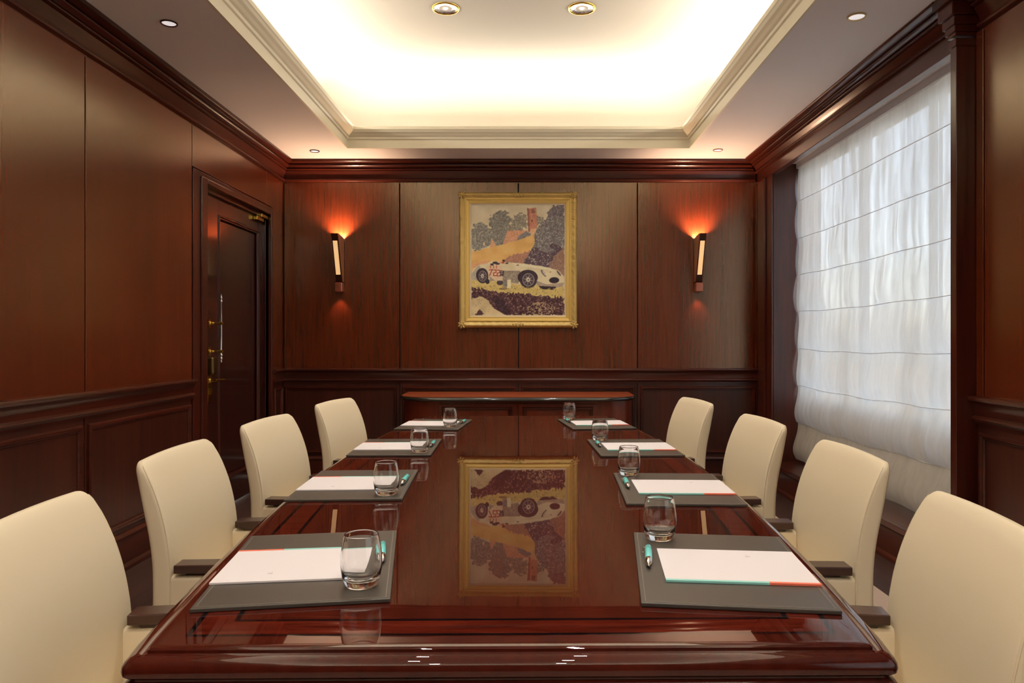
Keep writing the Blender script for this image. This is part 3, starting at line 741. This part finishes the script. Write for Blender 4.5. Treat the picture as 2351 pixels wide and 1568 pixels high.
# ---------------------------------------------------------------- painting in its gilt frame
PXc, PZc, PWf, PHf = -0.078, 1.8915, 1.017, 1.167
pic = empty('framed_painting', (PXc, YB - T, PZc))
tag(pic, 'gilt framed painting of a silver vintage racing car numbered 722 before a church tower', 'painting')
def gilt(prof, w, h, relief=0.0, seg=0.006):
    """mitred frame; prof (inset, out); relief adds carved bumps"""
    vs, fs = [], []
    per = []
    def side(a, b, steps):
        return [(a[0] + (b[0] - a[0]) * k / steps, a[1] + (b[1] - a[1]) * k / steps) for k in range(steps)]
    nw_, nh_ = int(w / seg), int(h / seg)
    uv = side((-1, -1), (1, -1), nw_) + side((1, -1), (1, 1), nh_) + side((1, 1), (-1, 1), nw_) + side((-1, 1), (-1, -1), nh_)
    N = len(uv)
    for j, (ins, out_) in enumerate(prof):
        for (u, v) in uv:
            x, z = u * (w / 2 - ins), v * (h / 2 - ins)
            r = 0.0
            if relief and 0 < j < len(prof) - 1:
                s_ = (u * w / 2) if abs(v) > 0.999 else (v * h / 2)
                r = relief * (0.55 * math.sin(s_ * 150 + j * 1.7) * math.sin(s_ * 61 + j * 2.3) + 0.45 * math.sin(s_ * 290 + j * 4.1))
            vs.append((x, -(out_ + r), z))
    for j in range(len(prof) - 1):
        for i in range(N):
            k = (i + 1) % N; fs.append((j * N + i, j * N + k, (j + 1) * N + k, (j + 1) * N + i))
    return (vs, fs)
fr = obj('carved_frame', gilt([(0, 0), (0, 0.018), (0.003, 0.030), (0.010, 0.040), (0.017, 0.045), (0.025, 0.045), (0.032, 0.041), (0.040, 0.034), (0.047, 0.029), (0.052, 0.030)], PWf, PHf, 0.0048), M_GOLD, pic, smooth=True)
obj('frame_liner', gilt([(0.052, 0.030), (0.056, 0.036), (0.062, 0.036), (0.066, 0.028), (0.074, 0.026), (0.084, 0.024), (0.088, 0.028), (0.093, 0.027), (0.096, 0.020)], PWf, PHf, 0, 0.05), M_GOLD2, pic)
obj('mount_slip', gilt([(0.096, 0.020), (0.106, 0.018), (0.108, 0.012)], PWf, PHf, 0, 0.05), M_MOUNT, pic)
def rosette(s):
    bm = bmesh.new()
    for k in range(7):
        a = k / 7 * 2 * PI
        M = Matrix.Translation((0.020 * s * math.cos(a), -0.043, 0.020 * s * math.sin(a))) @ Matrix.Rotation(a, 4, 'Y').inverted() @ Matrix.Diagonal((1.5, 0.8, 0.8, 1))
        bmesh.ops.create_icosphere(bm, subdivisions=2, radius=0.0105 * s, matrix=M)
    bmesh.ops.create_icosphere(bm, subdivisions=2, radius=0.012 * s, matrix=Matrix.Translation((0, -0.047, 0)))
    return bm
for sx, sz in ((-1, -1), (1, -1), (1, 1), (-1, 1)):
    obj('corner_ornament', rosette(1.05), M_GOLD, pic, smooth=True, loc=(sx * (PWf / 2 - 0.026), 0, sz * (PHf / 2 - 0.026)))
for sz in (-1, 1):
    bm = bmesh.new()
    for k in range(-4, 5):
        bmesh.ops.create_icosphere(bm, subdivisions=2, radius=0.013 - abs(k) * 0.0012, matrix=Matrix.Translation((k * 0.014, -0.043, (0.004 if k % 2 else -0.004))) @ Matrix.Diagonal((1.2, 0.7, 1.3, 1)))
    obj('centre_ornament', bm, M_GOLD, pic, smooth=True, loc=(0, 0, sz * (PHf / 2 - 0.024)))

# canvas: flat paint laid into a fine vertex grid
GX, GY = 330, 388
px = np.linspace(235, 1195, GX); py = np.linspace(1358, 222, GY)
PX_, PY_ = np.meshgrid(px, py)
rng = np.random.RandomState(3)
def vnoise(cell, seed):
    r = np.random.RandomState(seed); h, w = int(1200 / cell) + 3, int(1000 / cell) + 3
    g = r.rand(h, w); fx, fy = (PX_ - 230) / cell, (PY_ - 215) / cell
    ix, iy = fx.astype(int), fy.astype(int); tx, ty = fx - ix, fy - iy
    tx = tx * tx * (3 - 2 * tx); ty = ty * ty * (3 - 2 * ty)
    return (g[iy, ix] * (1 - tx) + g[iy, ix + 1] * tx) * (1 - ty) + (g[iy + 1, ix] * (1 - tx) + g[iy + 1, ix + 1] * tx) * ty
N1, N2, N3, N4 = vnoise(60, 1), vnoise(22, 2), vnoise(9, 3), vnoise(14, 4)
wob = (N2 - 0.5)
def inpoly(pts, wx=0.0):
    X, Y = PX_ + wob * wx, PY_ + (N4 - 0.5) * wx
    m_ = np.zeros(X.shape, bool); n_ = len(pts)
    for i in range(n_):
        (x0, y0), (x1, y1) = pts[i], pts[(i + 1) % n_]
        if y0 == y1: continue
        c_ = ((Y >= min(y0, y1)) & (Y < max(y0, y1))) & (X < (x1 - x0) * (Y - y0) / (y1 - y0) + x0)
        m_ ^= c_
    return m_
def inell(cx, cy, rx, ry, w=0.0, rot=0.0):
    c_, s_ = math.cos(rot), math.sin(rot); X, Y = PX_ - cx, PY_ - cy
    u, v = (X * c_ + Y * s_) / rx, (-X * s_ + Y * c_) / ry
    return u * u + v * v < 1 + w * wob * 2
IMG = np.zeros((GY, GX, 3)) + np.array([212, 198, 164.0])
IMG += ((PY_ - 222) / 500)[..., None] * np.array([-6, -12, -22]) + (N1 - 0.5)[..., None] * 16
def paint(mask, col, var=0.0, nz_=None):
    c_ = np.array(col, float)
    q = np.broadcast_to(c_, IMG.shape).copy()
    if var: q = q + ((N3 if nz_ is None else nz_) - 0.5)[..., None] * var * 2
    IMG[mask] = q[mask]
def fleck(mask, col, thr, nz_=None):
    q = mask & ((N3 * 0.6 + N4 * 0.4 if nz_ is None else nz_) > thr)
    IMG[q] = IMG[q] * 0.4 + np.array(col, float) * 0.6
tree = (132, 126, 112)
for e in ((330, 520, 105, 110), (290, 620, 80, 70), (430, 560, 90, 90)):
    m_ = inell(*e, 0.5); paint(m_, (136, 130, 116), 26); fleck(m_, (176, 166, 140), 0.66)
for e in ((530, 400, 112, 122), (560, 520, 120, 110), (500, 590, 90, 60)):
    m_ = inell(*e, 0.4); paint(m_, tree, 24); fleck(m_, (164, 154, 132), 0.70)
for e in ((730, 400, 85, 92), (690, 470, 90, 60), (930, 380, 45, 50)):
    m_ = inell(*e, 0.5); paint(m_, (146, 136, 116), 24); fleck(m_, (180, 166, 136), 0.66)
m_ = inpoly([(1010, 350), (1040, 260), (1090, 222), (1195, 222), (1195, 500), (1010, 480)], 40); paint(m_, (112, 102, 102), 22); fleck(m_, (150, 140, 130), 0.7)
m_ = inpoly([(560, 625), (600, 500), (640, 485), (815, 485), (815, 560), (700, 590)], 8); paint(m_, (205, 150, 112), 12)
m_ = inpoly([(700, 590), (720, 540), (800, 490), (850, 520), (850, 550)], 10); paint(m_, (132, 124, 116), 20)
m_ = inpoly([(425, 660), (440, 560), (490, 640), (480, 660)]); paint(m_, (210, 158, 116), 8)
m_ = inpoly([(808, 252), (832, 262), (838, 500), (822, 500)]); paint(m_, (150, 98, 80), 8)
m_ = inpoly([(830, 258), (903, 250), (915, 500), (836, 500)]); paint(m_, (190, 128, 98), 14)
for q_ in ([(856, 265), (866, 265), (867, 308), (857, 308)], [(872, 265), (882, 265), (884, 306), (874, 306)], [(852, 375), (866, 375), (866, 398), (852, 398)]): paint(inpoly(q_), (110, 78, 70))
m_ = inpoly([(840, 470), (925, 462), (930, 530), (850, 535)]); paint(m_, (212, 168, 122), 10)
m_ = inpoly([(235, 712), (400, 668), (700, 592), (885, 522), (900, 620), (840, 690), (770, 830), (235, 900)], 6); paint(m_, (218, 172, 100), 10, N1)
m_ = inpoly([(560, 790), (640, 745), (850, 690), (770, 840), (600, 830)], 24); paint(m_, (170, 122, 96), 14)
m_ = inpoly([(235, 820), (420, 790), (420, 860), (235, 880)], 20); paint(m_, (214, 160, 110), 8)
m_ = inpoly([(885, 520), (930, 430), (1000, 370), (1100, 330), (1195, 345), (1195, 880), (1050, 870), (770, 822), (850, 690), (885, 620)], 22)
paint(m_, (122, 114, 108), 24); g_ = m_ & (PY_ + (N1 - .5) * 160 > 640); paint(g_, (92, 74, 78), 20); fleck(m_, (188, 178, 158), 0.69); fleck(g_, (176, 158, 140), 0.74)
m_ = inpoly([(1020, 880), (1080, 760), (1195, 650), (1195, 960), (1120, 890)], 16); paint(m_, (150, 116, 94), 20); fleck(m_, (110, 80, 70), 0.66)
# ground
m_ = inpoly([(235, 1000), (420, 1000), (700, 1040), (1195, 1060), (1195, 1190), (560, 1130), (235, 1080)], 6); paint(m_, (206, 182, 112), 14)
# car
body = [(235, 925), (262, 872), (320, 838), (400, 822), (440, 800), (520, 805), (640, 815), (780, 826), (900, 845), (1040, 868), (1130, 905), (1180, 950), (1192, 1010), (1175, 1062), (1100, 1078), (960, 1072), (900, 1040), (720, 1040), (560, 1008), (420, 1005), (235, 985)]
paint(inpoly(body), (212, 196, 154), 8, N1)
m_ = inpoly([(235, 930), (300, 850), (330, 850), (290, 950), (300, 1000), (235, 985)]); paint(m_, (176, 164, 140), 8)
m_ = inpoly([(420, 950), (570, 900), (740, 900), (720, 1035), (560, 1005), (425, 1004)]); paint(m_, (150, 134, 112), 18)
m_ = inpoly([(900, 1000), (1010, 1040), (1190, 1020), (1175, 1062), (1100, 1078), (960, 1072), (905, 1040)]); paint(m_, (168, 150, 124), 10)
m_ = inpoly([(640, 815), (900, 845), (1040, 868), (1100, 895), (900, 872), (700, 850)]); paint(m_, (222, 208, 166), 4)
m_ = inell(815, 968, 104, 78); paint(m_, (58, 40, 48), 6)
m_ = inell(345, 945, 62, 74); paint(m_, (62, 46, 54), 8)
for cx_, cy_, rx_, ry_ in ((350, 955, 60, 74), (822, 992, 88, 88)):
    paint(inell(cx_, cy_, rx_, ry_), (60, 44, 52), 6)
    paint(inell(cx_, cy_, rx_ * .70, ry_ * .76), (160, 150, 136)); paint(inell(cx_, cy_, rx_ * .62, ry_ * .68), (78, 64, 68), 10)
    for k in range(8):
        a = k * PI / 4 + 0.2
        paint(inell(cx_ + rx_ * .36 * math.cos(a), cy_ + ry_ * .38 * math.sin(a), rx_ * .24, ry_ * .035, 0, a), (168, 156, 140))
    paint(inell(cx_ - 2, cy_ - 2, rx_ * .25, ry_ * .27), (206, 194, 166)); paint(inell(cx_, cy_, rx_ * .1, ry_ * .1), (110, 96, 88))
paint(inell(400, 1010, 22, 26), (54, 40, 46)); paint(inell(530, 1022, 34, 26), (76, 60, 62), 10)
paint(inell(1088, 997, 52, 31, 0, -0.05), (48, 34, 44)); paint(inpoly([(925, 1056), (1110, 1064), (1085, 1096), (960, 1090)]), (52, 36, 42))
paint(inell(978, 925, 44, 13, 0, 0.95), (96, 80, 76)); paint(inell(984, 925, 34, 7, 0, 0.95), (196, 184, 156)); paint(inell(1136, 925, 34, 9, 0, 0.9), (96, 80, 76)); paint(inell(1049, 913, 7, 6), (160, 120, 100))
m_ = inpoly([(405, 868), (425, 830), (560, 850), (556, 1000), (470, 1000), (405, 940)]); paint(m_, (212, 188, 150), 8)
# number 722 in slanted red strokes
def stroke(x0, y0, x1, y1, w, col):
    L2 = (x1 - x0) ** 2 + (y1 - y0) ** 2
    t_ = np.clip(((PX_ - x0) * (x1 - x0) + (PY_ - y0) * (y1 - y0)) / L2, 0, 1)
    d_ = (PX_ - x0 - t_ * (x1 - x0)) ** 2 + (PY_ - y0 - t_ * (y1 - y0)) ** 2
    IMG[d_ < w * w] = col
RED = (168, 58, 46)
for x0, ch_ in ((418, '7'), (462, '2'), (500, '2')):
    y0 = 886 + (x0 - 418) * 0.06
    if ch_ == '7': sg = ((0, 6, 32, 0), (32, 0, 4, 62))
    else: sg = ((2, 4, 26, 2), (26, 2, 26, 28), (26, 28, 0, 34), (0, 34, 0, 62), (0, 62, 30, 62))
    for a, b, c_, d_ in sg: stroke(x0 + a, y0 + b, x0 + c_, y0 + d_, 4.6, RED)
paint(inpoly([(534, 896), (572, 898), (566, 956), (528, 952)]), (70, 54, 56), 8)
for yy in (908, 926, 944): stroke(540, yy, 556, yy, 2.5, (206, 190, 160))
for x0 in (430, 462, 492): stroke(x0, 848, x0 + 4, 872, 5, (196, 96, 70)); 
for e in ((476, 818, 26, 13), (446, 834, 20, 12), (505, 828, 22, 10), (570, 797, 15, 10), (600, 822, 16, 7)): paint(inell(*e, 0.4), (70, 46, 52), 18)
paint(inell(536, 815, 20, 12), (206, 160, 130)); paint(inell(560, 816, 16, 9), (180, 76, 60)); paint(inell(712, 842, 14, 7), (150, 100, 84))
paint(inpoly([(605, 992), (643, 990), (641, 1076), (602, 1078)]), (226, 210, 168)); paint(inpoly([(568, 992), (605, 992), (602, 1078), (552, 1082)]), (132, 120, 108), 10)
paint(inell(560, 1086, 44, 10, .4), (76, 52, 50), 10)
# bank in front
m_ = inpoly([(235, 1062), (330, 1085), (450, 1112), (560, 1128), (760, 1130), (900, 1150), (1195, 1180), (1195, 1358), (235, 1358)], 40)
paint(m_, (80, 50, 54), 26); fleck(m_, (122, 88, 74), 0.60); fleck(m_, (176, 148, 112), 0.72)
fleck(m_ & inell(950, 1290, 150, 70), (186, 162, 118), 0.50); m_ = inpoly([(430, 1180), (560, 1170), (640, 1358), (560, 1358)], 40); paint(m_, (64, 40, 46), 16)
m_ = inpoly([(280, 1040), (1195, 1095), (1195, 1178), (900, 1140), (560, 1118), (300, 1078)], 34); fleck(m_, (196, 172, 96), 0.38); fleck(m_, (120, 96, 76), 0.68)
m_ = inpoly([(235, 1192), (300, 1168), (350, 1165), (405, 1205), (470, 1290), (545, 1330), (600, 1358), (235, 1358)], 12); paint(m_, (202, 180, 132), 14, N1); fleck(m_, (176, 152, 110), 0.72)
paint(inpoly([(272, 1358), (318, 1298), (368, 1340), (340, 1358)], 14), (84, 54, 54), 8)
for a in ((300, 1190, 306, 1250), (318, 1188, 322, 1236), (330, 1210, 352, 1196)): stroke(*a, 2.0, (150, 126, 96))
IMG += (N3 - 0.5)[..., None] * 7
BL = IMG.copy()
for dy, dx in ((0, 1), (0, -1), (1, 0), (-1, 0)): BL += np.roll(IMG, (dy, dx), (0, 1))
IMG[1:-1, 1:-1] = (BL / 5)[1:-1, 1:-1]
IMG = np.clip((IMG - 128) * 1.04 + 128, 0, 255) / 255.0
LIN = np.clip(np.where(IMG <= 0.04045, IMG / 12.92, ((IMG + 0.055) / 1.055) ** 2.4) * np.array([1.25, 1.32, 1.52]), 0, 0.92)
cw, chh = PWf - 2 * 0.107, PHf - 2 * 0.107
xs_ = np.linspace(-cw / 2, cw / 2, GX); zs_ = np.linspace(-chh / 2, chh / 2, GY)
XX, ZZ = np.meshgrid(xs_, zs_)
co = np.stack([XX, np.full_like(XX, -0.013), ZZ], -1).reshape(-1, 3).astype(np.float32)
idx = np.arange(GX * GY).reshape(GY, GX)
quads = np.stack([idx[:-1, :-1], idx[:-1, 1:], idx[1:, 1:], idx[1:, :-1]], -1).reshape(-1, 4)
me = bpy.data.meshes.new('canvas')
me.vertices.add(len(co)); me.vertices.foreach_set('co', co.ravel())
me.loops.add(quads.size); me.loops.foreach_set('vertex_index', quads.ravel().astype(np.int32))
me.polygons.add(len(quads)); me.polygons.foreach_set('loop_start', (np.arange(len(quads)) * 4).astype(np.int32))
me.update(calc_edges=True); me.validate()
ca = me.color_attributes.new('paint', 'FLOAT_COLOR', 'POINT')
ca.data.foreach_set('color', np.concatenate([LIN.reshape(-1, 3), np.ones((GX * GY, 1))], 1).astype(np.float32).ravel())
mc, n, l, p = base_mat('oil_paint')
at = n.new('ShaderNodeAttribute'); at.attribute_name = 'paint'; l.new(at.outputs['Color'], p.inputs['Base Color']); p.inputs['Roughness'].default_value = 0.5
me.materials.append(mc)
cv = bpy.data.objects.new('canvas', me); C.objects.link(cv); cv.parent = pic
obj('backing_board', B((-PWf / 2 + 0.01, PWf / 2 - 0.01, -0.012, 0, -PHf / 2 + 0.01, PHf / 2 - 0.01)), M_BRONZE, pic)

# ---------------------------------------------------------------- wall sconces
def make_sconce(s):
    """s = +1: right flank shows; origin on the wall at mid height; sticks out towards -y"""
    t = empty('wall_sconce')
    w = 0.027; zt, zb = 0.190, -0.205; dt, db = 0.210, 0.055
    # slanted front: dark frame with an amber glass let in
    def slant(x0, x1, z0, z1, th0=0.0, th1=0.006):
        bm = bmesh.new(); vs_ = []
        f = lambda z: db + (dt - db) * (z - zb) / (zt - zb)
        for x in (x0, x1):
            for z in (z0, z1):
                vs_.append(bm.verts.new((x, -f(z) - th1, z))); vs_.append(bm.verts.new((x, -f(z) - th0, z)))
        for q in ((0, 1, 3, 2), (4, 6, 7, 5), (0, 2, 6, 4), (1, 5, 7, 3), (0, 4, 5, 1), (2, 3, 7, 6)): bm.faces.new([vs_[i] for i in q])
        return bm
    obj('front_panel', slant(-w, w, zb, zb + 0.06), M_BRONZE, t)
    obj('front_panel', slant(-w, w, zt - 0.06, zt), M_BRONZE, t)
    obj('front_frame', slant(-w, -w + 0.008, zb + 0.06, zt - 0.06), M_BRONZE, t)
    obj('front_frame', slant(w - 0.008, w, zb + 0.06, zt - 0.06), M_BRONZE, t)
    obj('amber_glass', slant(-w + 0.008, w - 0.008, zb + 0.06, zt - 0.06, 0.001, 0.008), M_AMBER, t)['label'] = 'lit amber glass strip'
    for sx in (-1, 1):
        x0, x1 = sorted((sx * w, sx * (w + 0.004)))
        bm = bmesh.new()
        pr = [(0, zb), (-db, zb), (-dt - 0.004, zt), (-dt * 0.45, zt - 0.008), (0, zt - 0.02)]
        A = [bm.verts.new((x0, y, z)) for y, z in pr]; B_ = [bm.verts.new((x1, y, z)) for y, z in pr]
        for i in range(5):
            j = (i + 1) % 5; bm.faces.new((A[i], A[j], B_[j], B_[i]))
        bm.faces.new(A); bm.faces.new(B_)
        obj('side_panel', bm, M_SCWOOD, t)
    obj('back_plate', B((-w - 0.008, w + 0.008, -0.006, 0, zb - 0.03, zt - 0.04)), M_BRONZE, t)
    obj('inner_floor', B((-w, w, -0.06, -0.005, zb + 0.03, zb + 0.035)), M_COPPER, t)
    obj('bulb', L([(0, -0.03), (0.008, -0.028), (0.011, -0.01), (0.011, 0.01), (0.006, 0.024), (0, 0.028)], 14), M_LAMP, t, smooth=True, loc=(0, -0.075, 0.115))
    cap = obj('copper_block', B((-w - 0.004, w + 0.004, -0.085, -0.004, zb - 0.085, zb - 0.005)), M_COPPER, t, bevel=0.008, bseg=3); cap['label'] = 'polished copper block at the foot'
    return t
sc_l = make_sconce(1); sc_l.location = (-1.610, YB - T, 1.905)
tag(sc_l, 'tapering wall sconce glowing upward, on the panel beside the door', 'wall lamp', 'wall sconces on the back wall')
sc_r = copy_tree(sc_l); sc_r.location = (1.472, YB - T, 1.905)
tag(sc_r, 'tapering wall sconce glowing upward, on the panel beside the window', 'wall lamp', 'wall sconces on the back wall')
for x in (-1.610, 1.472):
    o = spot('sconce_light', (x, YB - T - 0.075, 1.905 + 0.150), SCONCE_UP, math.radians(160), 0.25, (1.0, 0.62, 0.38), 0.012, (PI, 0, 0))
    o = spot('sconce_light', (x, YB - T - 0.060, 1.905 - 0.300), SCONCE_DOWN, math.radians(80), 0.8, (1.0, 0.5, 0.28), 0.012, (math.radians(8), 0, 0))

# ---------------------------------------------------------------- downlights
def make_down(r, ring, inner, lamp=False):
    t = empty('ceiling_downlight')
    o = obj('trim_ring', L([(r, 0.0), (r * 0.99, -0.004), (r * 0.93, -0.007), (r * 0.84, -0.006), (r * 0.80, 0.0)], 40), ring, t, smooth=True)
    if lamp:
        o = obj('reflector', L([(r * 0.80, -0.003), (r * 0.74, -0.002), (r * 0.60, 0.0), (r * 0.30, 0.002), (0, 0.0025)], 16), inner, t)
        obj('bulb', L([(0, -0.004), (r * 0.12, -0.003), (r * 0.15, 0.0), (0, 0.001)], 20), M_LAMP, t, smooth=True, loc=(0, 0, -0.001))
    else:
        o = obj('lens', L([(r * 0.80, -0.002), (r * 0.7, 0.0), (0, 0.001)], 30), inner, t, smooth=True)
    return t
Zt = 3.35
big = make_down(0.0915, M_BRASS, M_REFL, True); k = 0
row_words = {0: 'far pair', 1: 'second row', 2: 'third row', 3: 'last row'}
for r_, y in enumerate(DOWN_ROWS):
    for x in DOWN_X:
        d_ = big if k == 0 else copy_tree(big); k += 1
        d_.location = (x, y, Zt - 0.001)
        tag(d_, 'brass ringed downlight in the tray ceiling, %s, %s side' % (row_words[r_], 'door' if x < 0 else 'window'), 'downlight', 'brass downlights in the tray')
        spot('downlight_lamp', (x, y, Zt - 0.02), DOWN_POWER, math.radians(125), 0.9, (1.0, 0.93, 0.84), 0.035)
sm = [(-1.737, 3.55, 0.040, M_BRNRING, 'small brown ringed spotlight in the soffit above the wall panels before the door'), (-1.73, 5.96, 0.040, M_BRNRING, 'small brown ringed spotlight in the soffit by the far corner near the door'),
      (1.567, 3.478, 0.044, M_CRMRING, 'small cream ringed spotlight in the near soffit above the window'), (1.547, 5.93, 0.040, M_PNKRING, 'small copper ringed spotlight in the soffit by the far window corner')]
for x, y, r, ring, lab in sm:
    d_ = make_down(r, ring, M_LENS); d_.name = 'recessed_spotlight'; d_.location = (x, y, ZC - 0.001)
    tag(d_, lab, 'downlight', 'small spotlights in the soffit')

# ---------------------------------------------------------------- sheer roman blind
XBL = 2.20; BY0, BY1, BZ0, BZ1 = WY0 + 0.015, WY1 - 0.02, 0.232, 2.618
bl = empty('roman_blind', (XBL, (BY0 + BY1) / 2, BZ1))
tag(bl, 'sheer white roman blind with horizontal seams hanging in the tall window', 'blind')
NYB, NZB, NSEC = 360, 300, 8
yy_ = np.linspace(BY0, BY1, NYB); zz_ = np.linspace(BZ0, BZ1, NZB)
YY, ZZb = np.meshgrid(yy_, zz_)
secH = (BZ1 - BZ0) / NSEC
sec = np.clip(((BZ1 - ZZb) / secH).astype(int), 0, NSEC - 1); tfr = (BZ1 - ZZb) / secH - sec          # 0 top of section .. 1 bottom
r_ = np.random.RandomState(11)
disp = np.zeros_like(YY)
bulge = np.array([0.006, 0.008, 0.010, 0.013, 0.016, 0.024, 0.040, 0.055])
for s_ in range(NSEC):
    m_ = sec == s_
    t_, y_ = tfr[m_], YY[m_]
    w_ = np.zeros_like(y_)
    for k in range(14):
        f_ = r_.uniform(9, 85); ph = r_.uniform(0, 6.28); am = r_.uniform(0.3, 1.0) / (f_ ** 0.5)
        w_ += am * np.sin(f_ * y_ + ph + 1.1 * (t_ - 0.5) * r_.uniform(-1, 1))
    amp = 0.018 + 0.0014 * s_
    disp[m_] = -(bulge[s_] * np.sin(np.clip(t_, 0, 1) ** 1.5 * PI * 0.93)) + amp * w_ * (0.25 + np.sin(t_ * PI) ** 0.7) * 0.8
disp += 0.004 * np.sin(YY * 2.7 + 1) * (BZ1 - ZZb)
sag = 0.012 * np.sin((YY - BY0) / (BY1 - BY0) * PI * 2.0 + 0.6) * ((BZ1 - ZZb) / (BZ1 - BZ0))
Zs = ZZb + sag + 0.006 * np.sin(YY * 9) * ((BZ1 - ZZb) / (BZ1 - BZ0))
edge_in = 0.012 * np.sin(np.clip(tfr, 0, 1) * PI) * (1 + sec * 0.35)
Yc = (BY0 + BY1) / 2
Ys = Yc + (YY - Yc) * (1 - edge_in / (BY1 - BY0) * 2)
co = np.stack([disp, Ys - Yc, Zs - BZ1], -1).reshape(-1, 3)
idx = np.arange(NYB * NZB).reshape(NZB, NYB)
quads = np.stack([idx[:-1, :-1], idx[:-1, 1:], idx[1:, 1:], idx[1:, :-1]], -1).reshape(-1, 4)
me = bpy.data.meshes.new('fabric'); me.from_pydata(co.tolist(), [], quads.tolist()); me.update()
me.polygons.foreach_set('use_smooth', [True] * len(me.polygons)); me.materials.append(M_SHEER)
fb = bpy.data.objects.new('fabric', me); C.objects.link(fb); fb.parent = bl
for s_ in range(1, NSEC):
    row = int(round((NZB - 1) * (1 - s_ / NSEC)))
    pts = [tuple(co[idx[row, c_]] + np.array([-0.003, 0, 0])) for c_ in range(0, NYB, 6)]
    obj('batten', tube_path(pts, 0.0022, 6), M_BATTEN, bl, smooth=True)
obj('head_rail', B((-0.02, 0.03, -(BY1 - BY0) / 2, (BY1 - BY0) / 2, -0.03, 0.015)), M_BATTEN, bl, bevel=0.003)
bl2 = copy_tree(bl); bl2.location.y = (W2Y0 + W2Y1) / 2
tag(bl2, 'sheer white roman blind in the second window, beside the viewer', 'blind')
